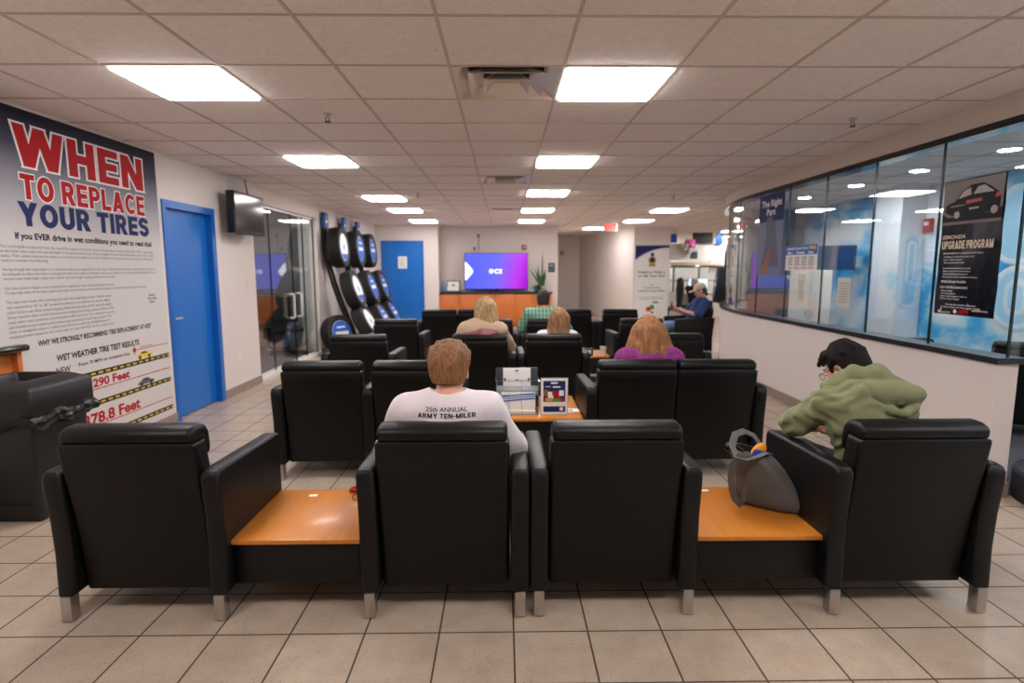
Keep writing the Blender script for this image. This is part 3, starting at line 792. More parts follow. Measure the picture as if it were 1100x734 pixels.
rc(m, .02, .135, .05, .185, 2); rc(m, .05, .12, .09, .17, 0); rc(m, .03, .098, .08, .125, 3); rc(m, .08, .098, .15, .12, 4); rc(m, .08, .14, .12, .175, 5); rc(m, .105, .12, .14, .165, 5); rc(m, .13, .14, .165, .18, 0); rc(m, .14, .1, .172, .118, 5)
m.text('CUSTOMER APPRECIATION', (-.086, -.0024, .222), (1, 0, 0), (0, 0, 1), .007, .15, mi=0) if False else None
m.build('flyer', ['white_paper', 'navy_ink', 'brown_box', 'orange_ink', 'green_ink', 'red_ink'], bs, None)
fp = MB().box((-.07, -.05, 0), (.07, .05, .0015)).build('leaflet', 'white_paper'); tag(fp, 'white leaflet lying flat beside the upright flyer on the side table', 'leaflet'); fp.location = (.495, 4.22, .42); fp.rotation_euler.z = .15
m = MB(); m.slab((-.04, -.02, .0016), (1, 0, 0), (0, 1, 0), [(0, 0), (.06, 0), (.06, .035), (0, .035)], .0004); m.build('print', 'purple_ink', fp, None)
bx = thing('snack_box', 'small black box with red and white print on the fourth row side table', 'box', (1.06, 7.33, .36))
MB().box((-.09, -.03, 0), (.09, .03, .1), .006).build('carton', 'black_plastic', bx)
m = MB(); rc(m, .02, .02, .07, .05, 0, ((-.09, -.0312, 0), (1, 0, 0), (0, 0, 1)), .001); rc(m, .09, .03, .16, .08, 1, ((-.09, -.0312, 0), (1, 0, 0), (0, 0, 1)), .001); m.build('print', ['red_ink', 'white_paper'], bx, None)
bx.rotation_euler.z = -.25
cu = thing('paper_cup', 'cream paper cup on the fourth row side table beside the armrest', 'cup', (1.29, 7.36, .36))
MB().lathe([(0, 0), (.032, 0), (.045, .11), (.047, .11), (.047, .114), (.042, .114), (.03, .006), (0, .006)], seg=24).build('cup_body', 'cream_paper', cu)
# tote bag
tg = thing('tote_bag', 'slouching grey fabric tote bag on the front right side table', 'bag', (1.255, 2.66, .335))
def ring(cx, cy, cz, a, b, ang, sag=0., n=48, e=2.6):
    """flattened oval; a along the bag, b across it, ang the bag's turn; sag tips the mouth"""
    o = []; ca, sa = math.cos(ang), math.sin(ang)
    for i in range(n):
        t = 2 * PI * i / n; c, s_ = math.cos(t), math.sin(t)
        x = a * math.copysign(abs(c) ** (2 / e), c); y = b * math.copysign(abs(s_) ** (2 / e), s_)
        o.append(Vector((cx + x * ca - y * sa, cy + x * sa + y * ca, cz + sag * x + (.35 * sag * y))))
    return o
def loft(rings, name, m_, par, cap0=True, wav=0.):
    bm = bmesh.new(); R_ = []
    for j, r in enumerate(rings):
        R_.append([bm.verts.new(p + Vector((math.sin(i * .55 + j * 1.1), math.cos(i * .43 + j * .8), 0)) * wav * min(1, j / 2)) for i, p in enumerate(r)])
    n = len(rings[0])
    for A, B in zip(R_, R_[1:]):
        for k in range(n): bm.faces.new((A[k], A[(k + 1) % n], B[(k + 1) % n], B[k]))
    if cap0: bm.faces.new(R_[0][::-1])
    mb = MB(); mb.add(bm); return mb.build(name, m_, par, 80)
BA = -.62
prof = [(.03, -.02, .003, .13, .045, BA, 0), (.03, -.02, .012, .142, .056, BA, 0), (.026, -.018, .04, .146, .066, BA, 0), (.016, -.012, .09, .14, .074, BA - .02, 0), (0, -.004, .14, .128, .078, BA - .05, -.03), (-.02, .006, .19, .116, .08, BA - .08, -.06), (-.045, .014, .235, .106, .082, BA - .1, -.1), (-.066, .02, .268, .1, .082, BA - .12, -.14)]
outer = [ring(*q) for q in prof]
inner = [ring(q[0], q[1], q[2] + .003, q[3] - .014, q[4] - .014, q[5], q[6]) for q in prof[::-1][:7]]
loft(outer + inner[:1], 'bag_body', 'tote_cloth', tg, wav=.006)
loft(inner, 'lining', 'tote_inside', tg, False, .0)
MB().tube([(-.09, -.075, .245), (-.12, -.08, .285), (-.155, -.075, .275), (-.178, -.06, .225), (-.178, -.05, .16), (-.168, -.045, .1), (-.15, -.04, .05), (-.128, -.045, .02), (-.115, -.05, .05), (-.11, -.055, .11)], .01, 10, flat=(.0028, .016), up=(0, -1, .2)).build('handle', 'tote_cloth', tg)
MB().tube([(.02, -.02, .265), (-.02, -.06, .285), (-.07, -.085, .275), (-.125, -.09, .262), (-.165, -.07, .27), (-.168, -.02, .31), (-.13, .04, .345), (-.075, .07, .352), (-.025, .07, .33), (.0, .055, .29)], .01, 10, flat=(.003, .018), up=(0, 0, 1)).build('handle', 'tote_cloth', tg)
MB().tube([(-.1, -.06, .19), (-.112, -.062, .1), (-.118, -.06, .05), (-.116, -.06, .03)], .004, 6).build('strap_end', 'tote_cloth', tg)
it = SDF(.004).ell((0, 0, 0), (.035, .02, .05), .01).build('pouch', 'yellow_cloth'); tag(it, 'orange pouch sticking up inside the grey tote bag', 'pouch'); it.location = (1.235, 2.68, .6); it.rotation_euler = (0, .9, .3)
it = SDF(.004).boxx((0, 0, 0), (.05, .02, .06), .018).build('wallet', 'royal_blue'); tag(it, 'royal blue wallet inside the grey tote bag', 'wallet'); it.location = (1.23, 2.66, .55); it.rotation_euler = (0, .4, .2)
it = SDF(.004).cap((-.05, 0, 0), (.05, 0, 0), .024, .022).build('glasses_case', 'black_gloss'); tag(it, 'black glasses case inside the grey tote bag', 'case'); it.location = (1.14, 2.7, .595); it.rotation_euler = (0, .5, .2)

# ------------------------------------------------------------------ trash can
tc = thing('trash_can', 'tall square black trash can with a bag around its rim, by the tire poster wall', 'trash can', (-2.915, 3.45, 0))
bm = bmesh.new(); bmesh.ops.create_cube(bm, size=1)
for v in bm.verts:
    k = .225 if v.co.z > 0 else .185
    v.co = Vector((math.copysign(k, v.co.x), math.copysign(k, v.co.y), .64 if v.co.z > 0 else .0))
bmesh.ops.bevel(bm, geom=bm.edges[:], offset=.02, segments=3, profile=.5, affect='EDGES')
m = MB(); m.add(bm); m.box((-.14, -.199, .1), (.14, -.192, .112), .003); m.build('can_body', 'black_plastic', tc)
m = MB(); o, i_ = .25, .15
def sq(r, z): return [(-r, -r, z), (r, -r, z), (r, r, z), (-r, r, z)]
bm = bmesh.new(); L_ = [[bm.verts.new(p) for p in sq(r, z)] for r, z in ((.246, .645), (.25, .66), (.25, .79), (.24, .806), (.17, .842), (.15, .842), (.14, .83), (.13, .72))]
for A, B in zip(L_, L_[1:]):
    for k in range(4): bm.faces.new((A[k], A[(k + 1) % 4], B[(k + 1) % 4], B[k]))
bmesh.ops.bevel(bm, geom=[e for e in bm.edges if abs(e.verts[0].co.z - e.verts[1].co.z) > .004], offset=.014, segments=3, profile=.5, affect='EDGES')
m.add(bm); m.build('hood_lid', 'black_plastic', tc, 40)
rr = random.Random(5); rings = []
for k in range(7):
    z = .575 + k * .0145; bulge = .018 * math.sin(PI * k / 6) + .002
    R_ = []
    for a in range(72):
        t = 2 * PI * a / 72; c, s_ = math.cos(t), math.sin(t); mx = max(abs(c), abs(s_)); r = (.232 + bulge + rr.uniform(0, .016)) / mx * (1 - .03 * (1 / mx - 1))
        R_.append(Vector((r * c, r * s_, z + rr.uniform(-.006, .006) - .02 * math.sin(a * .7))))
    rings.append(R_)
loft(rings, 'trash_bag', 'bag_film', tc, False, 0.)
SDF(.005).chain([(.236, .05, .62), (.262, .14, .632), (.27, .2, .628), (.262, .24, .612)], [.016, .026, .03, .02], .02).chain([(.24, -.1, .6), (.255, 0, .607), (.262, .1, .612)], [.01, .016, .018], .02).build('bag_knot', 'bag_film', tc, folds(.006, 60, 140, 4))
ct = thing('counter_end', 'wooden counter end with a black rounded top on the left wall behind the trash can', 'counter', (XL, 3.5, 0))
MB().box((.0, -.1, .0), (.012, .225, .955)).box((.0, .19, .0), (.055, .225, .955)).build('end_panel', 'cabinet_wood', ct)
MB().box((.0, -.1, .955), (.09, .265, 1.0), .02, 4).build('countertop', 'black_gloss', ct)

# ------------------------------------------------------------------ column base on the right
cb = struct('wall_column', MB().lathe([(.2, 0), (.2, HC)], (3.72, 3.33, 0), 40), 'wall_paint')
m = MB().lathe([(.46, 0), (.46, .17), (.44, .19), (.2, .2), (.2, 0)], (3.72, 3.33, 0), 48); m.build('column_plinth', 'black_plastic', cb)

# ------------------------------------------------------------------ tire racks
TG = 'tires on the display racks'
def tire():
    t = thing('tire', '', 'tire', group=TG)
    pr = [(.2, -.075), (.235, -.098), (.3, -.105), (.322, -.09)]
    for k in range(5):
        y0 = -.082 + k * .034; pr += [(.33 - .003 * abs(k - 2), y0), (.33 - .003 * abs(k - 2), y0 + .026)]
        if k < 4: pr += [(.32, y0 + .028), (.32, y0 + .032)]
    pr += [(.322, .09), (.3, .105), (.235, .098), (.2, .075)]
    MB().lathe(pr, seg=64, closed=True).build('tread', 'rubber', t, 40)
    MB().lathe([(0, .082), (.212, .082), (.222, .088), (.222, .092), (0, .094)], seg=40).build('display_disc', 'white_ink', t)
    MB().disc((0, 0, .0945), (1, 0, 0), (0, 1, 0), .2, .001, 0, 32).build('disc_print', 'sign_blue', t)
    return t
tr = tire(); tdisc = [c for c in tr.children]
def mk_print(kind):
    m = MB(); O, U, V = (0, 0, .0945), (0, 1, 0), (-1, 0, 0)
    if kind == 0: m.slab(O, U, V, [(r * .21 * math.cos(a), r * .21 * math.sin(a)) for r, a in [(1, PI + .55 + i * (PI - 1.1) / 14) for i in range(15)]], .001, 0); m.disc((0, 0, .0945), U, V, .05, .0012, 1); ms = ['sign_blue', 'light_blue_ink']
    else:
        m.disc(O, U, V, .216, .001, 0, 32); m.slab((0, 0, .0956), U, V, [(-.15, -.03), (.15, -.03), (.15, .03), (-.15, .03)], .001, 1); m.slab((0, 0, .0956), U, V, [(-.1, .09), (.1, .09), (.1, .12), (-.1, .12)], .001, 1); ms = ['sign_blue', 'white_ink']
    me_o = m.build('disc_print', ms, None, None); return me_o
PR = [mk_print(0), mk_print(1)]
def place_tire(loc, tilt, yaw, kind, lab):
    r = tr.copy(); COL.objects.link(r); r['label'] = lab
    for c in tr.children:
        if c.name.startswith('disc_print'): d = PR[kind].copy()
        else: d = c.copy()
        COL.objects.link(d); d.parent = r
    r.location = loc; r.scale = (1.08, 1.08, 1.08)
    ax = Vector((math.cos(tilt) * math.cos(yaw), math.cos(tilt) * math.sin(yaw), math.sin(tilt)))
    r.rotation_euler = (Matrix.Rotation(yaw, 4, 'Z') @ Matrix.Rotation(PI / 2 - tilt, 4, 'Y')).to_euler()
    return r
racks = [(10.3, -.03, 'first'), (11.3, .02, 'second'), (12.3, .03, 'third')]
for k, (y, dx, nm) in enumerate(racks):
    lr = ('nearest the glass partition', 'in the middle of the three', 'nearest the far blue door')[k]
    rkx = thing('tire_rack', f'black curved tire rack with a small blue header sign, {lr}', 'tire rack', (0, y, 0), group='black curved tire display racks')
    pts = [(-3.14, 0, 2.35), (-3.12, 0, 2.0), (-3.08, 0, 1.6), (-2.98, 0, 1.2), (-2.85, 0, .8), (-2.68, 0, .35), (-2.6, 0, .012)]
    for s_ in (-1, 1): MB().tube([(a + dx, b + s_ * .1, c) for a, b, c in pts], .02, 8, flat=(.012, .028), up=(0, 1, 0)).build('rail', 'black_plastic', rkx)
    for a, b, c in pts[1:6]: MB().box((a + dx - .012, -.1, c - .015), (a + dx + .012, .1, c + .015)).build('cross_bar', 'black_plastic', rkx)
    MB().box((-2.66 + dx, -.14, 0), (-2.54 + dx, .14, .015)).build('foot_plate', 'black_plastic', rkx)
    m = MB().box((-3.12 + dx, -.14, 2.16), (-3.07 + dx, .1, 2.45), .006); m.build('header_frame', 'black_plastic', rkx)
    m = MB(); m.slab((-3.0695 + dx, -.1, 2.19), (0, 1, 0), (0, 0, 1), [(0, 0), (.16, 0), (.16, .23), (0, .23)], .002).slab((-3.067 + dx, -.07, 2.28), (0, 1, 0), (0, 0, 1), [(0, 0), (.1, 0), (.1, .04), (0, .04)], .002, 1)
    m.slab((-3.12 + dx, -.1405, 2.19), (1, 0, 0), (0, 0, 1), [(.008, 0), (.042, 0), (.042, .23), (.008, .23)], .001, 0); m.build('header_sign', ['sign_blue', 'white_ink'], rkx, None)
    kd = (0, 1, 1)[k]; dn = ('white', 'blue and white', 'bright blue')[k]
    place_tire((-2.885 + dx, y, 1.85), .08, 0, kd, f'top tire, {dn} disc, on the rack {lr}')
    place_tire((-2.655 + dx, y, 1.1), .3, 0, kd, f'middle tire, {dn} disc, on the rack {lr}')
    place_tire((-2.44 + dx, y, .5), .5, 0, kd, f'lowest tire, {dn} disc, on the rack {lr}')
# the prototype becomes the loose tire by the column
for c in list(tr.children):
    if c.name.startswith('disc_print'): bpy.data.objects.remove(c)
d = PR[1]; d.parent = tr
tr['label'] = 'tire with a blue disc standing on the floor left of the racks'
tr.location = (-2.86, 9.9, .36); tr.rotation_euler = (Matrix.Rotation(-.5, 4, 'Z') @ Matrix.Rotation(PI / 2 - .25, 4, 'Y')).to_euler()
bpy.data.objects.remove(PR[0])
rkx = thing('tire_rack', 'tall black curved rack with one tire, added in place of a dark reflection', 'tire rack', (0, 11.2, 0), group='black curved tire display racks')  # rack and tire added to stand in for a dark reflection in the curved glass
pts = [(4.50, 0, 2.1), (4.40, 0, 1.98), (4.36, 0, 1.75), (4.36, 0, 1.5), (4.38, 0, 1.1), (4.4, 0, .5), (4.42, 0, .012)]
for s_ in (-1, 1): MB().tube([(a, b + s_ * .1, c) for a, b, c in pts], .02, 8, flat=(.012, .028), up=(0, 1, 0)).build('rail', 'black_plastic', rkx)
MB().box((4.3, -.15, 0), (4.55, .15, .015)).box((4.35, -.1, 1.2), (4.38, .1, 1.23)).build('foot_plate', 'black_plastic', rkx)
place_tire((4.24, 11.2, 1.15), .1, PI - .3, 1, 'single tire seen edge on, hung on the added rack past the curved half wall')
# ------------------------------------------------------------------ tire poster wall
pg = tag(MB().box((XL, 3.2, .1), (XL + .004, 5.44, 2.53)).build('wall_graphic', 'wall_graphic', None, None), 'huge printed tire safety poster covering the left wall beside the blue door', 'poster')
Y_, Z_ = (0, 1, 0), (0, 0, 1)
def T(mb, s, y, z, h, wd, bold=.0, mi=0, lift=.0, x=XL + .0045): mb.text(s, (x, y, z), Y_, Z_, h, wd, bold, mi=mi, lift=lift)
def K(nm, ink, txt, y, z, h, wd, e=0., lift=0.): MB().block(txt, (XL + .0045, y, z), Y_, Z_, h, wd, e, 0, lift).build(nm, ink, pg, None)
for txt, y, z, h, wd, e in (('WHEN', 3.9, 2.165, .262, 1.335, .06), ('TO REPLACE', 3.92, 1.948, .162, 1.31, .06)):
    K('headline_outline', 'white_ink', txt, y, z, h, wd, e); K('headline', 'red_ink', txt, y, z, h, wd, .012, .001)
K('headline', 'navy_ink', 'YOUR TIRES', 3.885, 1.772, .152, 1.38, .025)
for q in (('If you EVER drive in wet conditions you need to read this!', 3.835, 1.683, .042, 1.46, .04), ('WHY WE STRONGLY RECOMMEND TIRE REPLACEMENT AT 4/32"', 3.925, .962, .037, 1.265, .04),
          ('WET WEATHER TIRE TEST RESULTS', 4.072, .832, .045, .93, .04), ('From 70 MPH to complete stop', 4.277, .762, .026, .59, .022), ('NEW', 4.06, .742, .045, .135, .02),
          ('Watch', 5.185, 1.242, .022, .1, .02), ('Test Video', 5.175, 1.212, .022, .135, .02), ('Here', 5.2, 1.182, .022, .075, .02)):
    m = MB(); T(m, *q); m.build('subheading', 'ink', pg, None)
m = MB(); LH = .02
for s, z, e in (('Tire tread depth is measured from the top of the tread to the bottom of the tread grooves. A new tire starts with 10/32" of tread depth', 1.622, 5.31),
                ('as the tread wears over time and the depth of the grooves decreases. Tires are legally worn out when tread depth reaches 2/32" in most', 1.592, 5.31),
                ('states. That\'s when most service centers recommend you replace your tires. However if you ever drive in wet weather conditions you', 1.562, 5.3),
                ('need to consider the following.', 1.532, 4.09),
                ('Having enough tire tread depth is an important safety issue especially on wet roads. Water needs somewhere to go and tire grooves must', 1.474, 5.32),
                ('be adequate to allow the water to escape and allow the rubber to maintain solid contact with the road and avoid hydroplaning and loss of', 1.444, 5.32),
                ('traction. Less tread depth means your vehicle will need longer stopping distance on wet roads.', 1.414, 4.77),
                ('Our chart shown is based on test conducted by a leading tire test center and published on tires.', 1.352, 4.75),
                ('To view the video of the tests, please visit https://www.tirerack.com/videos/index.jsp and watch the stopping distance video test.', 1.322, 5.17),
                ('The tests were done with matching tires with the tread depth shown. Shallow water', 1.262, 4.7), ('was measured at .05" to .06" as would be found in a moderate rain shower. Many', 1.229, 4.68),
                ('other factors can affect actual stopping distances including vehicle size and weight,', 1.196, 4.7), ('driver reaction time, vehicle reaction time, braking force being applied, surface of the', 1.164, 4.72),
                ('road, other road conditions, environmental traffic and more. Your distances may vary', 1.132, 4.72), ('and therefore your vehicle performance may not exactly match these results. The', 1.1, 4.68),
                ('chart is designed solely to reflect just about the potential of significance of', 1.07, 4.66), ('stopping power caused by the tread wear on tires with 4/32" or less tread on the', 1.038, 4.7)):
    T(m, s, 3.71, z, LH, e - 3.71, .006)
m.build('body_text', 'grey_ink', pg, None)
m = MB()
def rect(y0, z0, y1, z1, mi=0, d=.0, sh=0.): m.slab((XL + .0045 + d, 0, 0), Y_, Z_, [(y0, z0), (y1, z0 + sh), (y1, z1 + sh), (y0, z1)], .0006, mi)
for z in (.678, .446, .18):
    rect(3.25, z - .02, 5.43, z + .02, 0)
    for k in range(26): rect(3.3 + k * .084, z - .006, 3.3 + k * .084 + .048, z + .006, 1, .0008)
m.build('road_stripe', ['road_ink', 'yellow_ink'], pg, None)
m = MB()
rect(4.93, .787, 5.43, .793); rect(3.25, .552, 5.43, .559); rect(3.25, .268, 5.43, .275)
m.disc((XL + .0045, 4.93, .79), Y_, Z_, .02, .0006); rect(4.925, .75, 4.935, .825)
T(m, '290 Feet', 4.405, .574, .066, .44, .035); T(m, '378.8 Feet', 4.27, .288, .088, .68, .035); T(m, '195.2 Feet', 5.01, .799, .017, .18, .015)
m.build('test_result', 'red_ink', pg, None)
def car(y, z, k, c, nm):
    mm = MB(); O = (XL + .0045, y, z)
    mm.slab(O, Y_, Z_, [(a * k, b * k) for a, b in ((0, .07), (.02, .14), (.2, .19), (.34, .27), (.62, .27), (.78, .18), (.96, .15), (1, .07), (.94, .05), (.06, .05))], .0006, 0)
    for a in (.22, .78): mm.disc((XL + .0052, y + a * k, z + .06 * k), Y_, Z_, .075 * k, .0006, 1, 16)
    mm.slab((XL + .0052, y, z), Y_, Z_, [(a * k, b * k) for a, b in ((.27, .19), (.37, .25), (.6, .25), (.7, .19))], .0006, 1)
    mm.build(nm, [c, 'road_ink'], pg, None)
car(4.945, .702, .235, 'yellow_ink', 'printed_car'); car(4.94, .464, .235, 'grey_ink', 'printed_car'); car(4.17, .464, .235, 'yellow_ink', 'printed_car')

# ------------------------------------------------------------------ small wall things on the left
tv = thing('television', 'switched-off black flat television on a bracket on the left wall', 'television', (-3.02, 6.93, 2.115))
m = MB().box((-.05, -.4, -.235), (.04, .4, .235), .012); m.build('casing', 'black_plastic', tv)
MB().box((.0402, -.375, -.195), (.042, .375, .215)).build('screen', 'black_gloss', tv, None)
MB().box((-.16, -.05, -.06), (-.05, .05, .06)).build('wall_bracket', 'black_plastic', tv)
MB().tube([(-.06, .2, .23), (-.08, .22, .32), (-.1, .22, .434)], .006, 6).build('cable', 'black_plastic', tv)
sw = thing('light_switch', 'cream light switch plate on the left wall below the television', 'switch', (XL, 7.2, 1.33))
MB().box((0, -.036, -.058), (.006, .036, .058), .002).build('plate', 'cream_paper', sw); MB().box((.006, -.012, -.03), (.01, .012, .03), .001).build('rocker', 'white_paper', sw)
so = thing('wall_outlet', 'white outlet plate low on the left wall between the blue door and glass partition', 'outlet', (XL, 6.85, .42))
MB().box((0, -.036, -.058), (.006, .036, .058), .002).build('plate', 'white_paper', so); MB().box((.006, -.015, .008), (.008, .015, .038)).box((.006, -.015, -.038), (.008, .015, -.008)).build('socket', 'cream_paper', so)
# side room contents
sg = thing('notice', 'white notice with a red square seen through the left glass partition', 'notice', (-5.0, 10.695, 1.42))
MB().box((-.16, -.004, -.3), (.16, 0, .3)).build('sheet', 'white_paper', sg); MB().box((-.09, -.006, -.2), (.1, -.004, .02)).build('red_print', 'red_ink', sg, None)
def gym(x, y, lab):
    t = thing('task_chair', lab, 'chair', (x, y, 0), .5, 'black task chairs in the side room')
    MB().box((-.24, -.24, .42), (.24, .24, .5), .04, 3).build('seat', 'leather', t); MB().box((-.22, .22, .55), (.22, .28, 1.0), .03, 3).build('backrest', 'leather', t); MB().lathe([(.03, .08), (.03, .42)], seg=12).build('post', 'black_plastic', t)
    m = MB()
    for k in range(5): a = k * 1.2566; m.tube([(0, 0, .1), (.3 * math.cos(a), .3 * math.sin(a), .06)], .022, 8); m.lathe([(.0, 0), (.025, .0), (.025, .05), (0, .05)], (.3 * math.cos(a), .3 * math.sin(a), 0), 10)
    m.build('star_base', 'black_plastic', t); MB().box((-.03, .2, .44), (.03, .25, .7)).build('back_post', 'black_plastic', t)
gym(-3.68, 9.75, 'black task chair behind the glass, nearest the white pull handles'); gym(-4.15, 10.15, 'black task chair deeper in the side room behind the left glass')

# ------------------------------------------------------------------ far wall: cabinet, television, plant
cab = thing('cabinet', 'long low orange wood cabinet with a dark top under the television', 'cabinet', (-1.61, 14.49, 0))
MB().box((0, .03, .08), (2.82, .6, .84)).box((.0, .08, 0), (2.82, .6, .08)).build('body', 'cabinet_wood', cab)
for k in range(3):
    for q in range(2):
        x0 = k * .94 + q * .468 + .004
        d = MB().box((x0, 0, .09), (x0 + .462, .03, .835), .003).build('door', 'cabinet_wood', cab)
        xx = x0 + (.43 if q == 0 else .03); MB().tube([(xx, 0, .7), (xx, -.025, .7), (xx, -.025, .8), (xx, 0, .8)], .005, 6).build('handle', 'steel', d)
MB().box((-.0, -.02, .84), (2.84, .6, .885), .004).build('worktop', 'counter_black', cab)
tv2 = thing('television', 'large lit television with a blue and purple picture above the orange cabinet', 'television', (-.19, 14.75, 1.41))
MB().box((-.805, -.02, -.47), (.805, .04, .46), .006).build('casing', 'black_plastic', tv2)
m = MB(); m.slab((0, -.0205, 0), (1, 0, 0), (0, 0, 1), [(-.79, -.445), (.79, -.445), (.79, .445), (-.79, .445)], .001); m.build('screen', 'tv_picture', tv2, None)
m = MB(); O = (0, -.0225, 0)
m.slab(O, (1, 0, 0), (0, 0, 1), [(-.79, -.24), (-.765, -.225), (-.66, -.11), (-.595, -.03), (-.595, .03), (-.66, .11), (-.765, .225), (-.79, .24)], .0006)
ri = [(.055 * math.cos(a), .055 * math.sin(a)) for a in [i * PI / 12 for i in range(24)]]
for k in range(24):
    a, b = ri[k], ri[(k + 1) % 24]; m.slab((-.125, -.0225, 0), (1, 0, 0), (0, 0, 1), [(a[0] * .62, a[1] * .62), a, b, (b[0] * .62, b[1] * .62)], .0006)
m.slab((-.125, -.0225, 0), (1, 0, 0), (0, 0, 1), [(-.04, -.01), (.05, -.01), (.05, .01), (-.04, .01)], .0006); m.text('CE', (-.045, -.0225, -.055), (1, 0, 0), (0, 0, 1), .11, .2, .025)
m.build('screen_logo', 'tv_white', tv2, None)
MB().box((-.2, -.1, -.525), (.2, .12, -.505), .004).box((-.04, 0, -.51), (.04, .03, -.46)).build('foot', 'black_plastic', tv2)
cb = thing('wall_cable', 'thin cable and conduit box on the wall above the left part of the television', 'cable', (-.65, 15.095, 1.9))
MB().tube([(0, 0, 0), (0, -.01, .22), (0, -.008, .4)], .012, 6).build('cord', 'steel', cb); MB().box((-.03, -.03, .38), (.03, 0, .46), .004).build('junction_box', 'grey_ink', cb); MB().box((-.13, -.03, .05), (-.08, 0, .13), .004).build('socket_box', 'grey_ink', cb)
fr = thing('framed_certificate', 'black framed certificate standing on the cabinet left of the television', 'frame', (-1.29, 14.75, .885))
MB().box((-.17, 0, 0), (.17, .02, .29), .004).build('frame', 'black_plastic', fr); MB().box((-.145, -.002, .025), (.145, 0, .265)).build('certificate', 'white_paper', fr, None); MB().disc((0, -.0025, .17), (1, 0, 0), (0, 0, 1), .03, .0005).build('seal', 'grey_ink', fr, None); fr.rotation_euler.x = -.12
for k, (x, s_, lab) in enumerate(((-1.55, 1., 'grey blue vase at the left end of the orange cabinet'), (-1.47, .72, 'smaller grey blue vase beside the framed certificate'))):
    v = thing('vase', lab, 'vase', (x, 14.78, .885), group='grey blue vases on the cabinet')
    MB().lathe([(0, 0), (.04 * s_, 0), (.062 * s_, .06 * s_), (.05 * s_, .16 * s_), (.022 * s_, .22 * s_), (.03 * s_, .28 * s_), (.022 * s_, .28 * s_), (.015 * s_, .22 * s_), (0, .2 * s_)], seg=24).build('vase_body', 'acrylic_grey' if k else 'denim', v)
bl = thing('potted_plant', 'tall spiky potted snake plant right of the television', 'plant', (.98, 14.78, .885))
MB().lathe([(0, 0), (.09, 0), (.12, .13), (.125, .135), (.125, .15), (.11, .15), (.1, .1), (0, .1)], seg=28).build('pot', 'pot_white', bl)
rr = random.Random(11)
def blade(b, dx, dy, h, w_, mbx, bend=0.):
    bm = bmesh.new(); L = []
    for k in range(8):
        t = k / 7; ww = w_ * (1 - t ** 3) * (.6 + .4 * math.sin(min(1, t * 2.5) * PI / 2)); c = Vector((b[0] + dx * t + bend * t * t, b[1] + dy * t, b[2] + h * t)); n = Vector((math.cos(rr_a), math.sin(rr_a), 0)); g = Vector((-n.y, n.x, 0)) * .006
        L.append([bm.verts.new(c - n * ww), bm.verts.new(c + g), bm.verts.new(c + n * ww), bm.verts.new(c - g)])
    for A, B in zip(L, L[1:]):
        for q in range(4): bm.faces.new((A[q], A[(q + 1) % 4], B[(q + 1) % 4], B[q]))
    bm.faces.new(L[0]); bmesh.ops.recalc_face_normals(bm, faces=bm.faces[:]); mbx.add(bm)
for dx, dy, h, w_ in ((.01, 0, .92, .022), (-.32, .0, .5, .03), (-.2, -.05, .52, .03), (-.08, .03, .6, .034), (.06, .02, .5, .036), (.02, -.04, .42, .036), (-.04, -.03, .34, .036), (.1, -.03, .36, .03)):
    rr_a = rr.uniform(-.5, .5); m = MB(); blade((rr.uniform(-.04, .04), rr.uniform(-.04, .04), .1), dx, dy, h, w_, m); m.build('leaf_blade', 'leaf', bl)
gp = thing('leafy_plant', 'low leafy green plant with blue bits at the foot of the snake plant', 'plant', (.83, 14.62, .885))
m = MB(); rr_a = 0
for k in range(46):
    a = rr.uniform(0, 6.28); r = rr.uniform(.05, .2); rr_a = a + 1.57; blade((.02 * math.cos(a), .02 * math.sin(a), .05), r * math.cos(a), .5 * r * math.sin(a), rr.uniform(.02, .16), .022, m)
m.build('foliage', 'leaf', gp); MB().lathe([(0, 0), (.06, 0), (.07, .08), (0, .08)], seg=20).build('pot', 'sign_green', gp)
m = SDF(.006).ell((-.1, -.03, .12), (.03, .02, .03), .01).ell((-.14, 0, .08), (.03, .02, .025), .01).ell((-.06, -.05, .06), (.025, .02, .03), .01).build('blue_bloom', 'light_blue_ink', gp)
for x, y, z, lab in ((.533, 15.1, 2.02, 'red fire alarm strobe on the wall right above the television'), (1.985, 19.6, 2.0, 'red fire alarm strobe far down the corridor wall')):
    a = thing('fire_alarm', lab, 'alarm', (x, y, z), group='red fire alarm strobes')
    MB().box((-.06, -.045, -.06), (.06, 0, .06), .008).build('housing', 'alarm_red', a); MB().box((-.035, -.06, -.02), (.035, -.045, .02), .006).build('strobe_lens', 'white_paper', a)
a = thing('fire_alarm', 'red fire alarm on the cloud mural behind the glass', 'alarm', (5.6, 7.585, 2.03), -PI / 2, group='red fire alarm strobes')
MB().box((-.07, -.05, -.09), (.07, 0, .09), .01).build('housing', 'alarm_red', a); MB().box((-.04, -.065, .0), (.04, -.05, .05), .006).build('strobe_lens', 'white_paper', a)
for x, y, z, h, lab in ((1.25, 15.1, 1.5, .12, 'small dark green sign on the wall right of the snake plant'), (1.417, 15.6, 1.24, .12, 'narrow dark green sign just inside the corridor')):
    a = thing('wall_sign', lab, 'sign', (x, y, z), 0 if y < 15.2 else -PI / 2, group='dark green room signs')
    MB().box((-.085, -.012, -h), (.085, 0, h), .003).build('plaque', 'sign_green', a)
    MB().box((-.05, -.014, .02), (.05, -.012, .08)).box((-.06, -.014, -.07), (.06, -.012, -.045)).build('lettering', 'acrylic_grey', a, None)
np_ = thing('notice', 'white paper notice taped on the far blue door', 'notice', (-2.5, 14.368, 1.63))
MB().box((-.11, -.003, -.15), (.11, 0, .15)).build('sheet', 'white_paper', np_, None)
m = MB()
for k in range(7): m.box((-.08, -.0035, .1 - k * .032), (.08 - (k % 3) * .02, -.003, .106 - k * .032))
m.build('print_lines', 'grey_ink', np_, None)
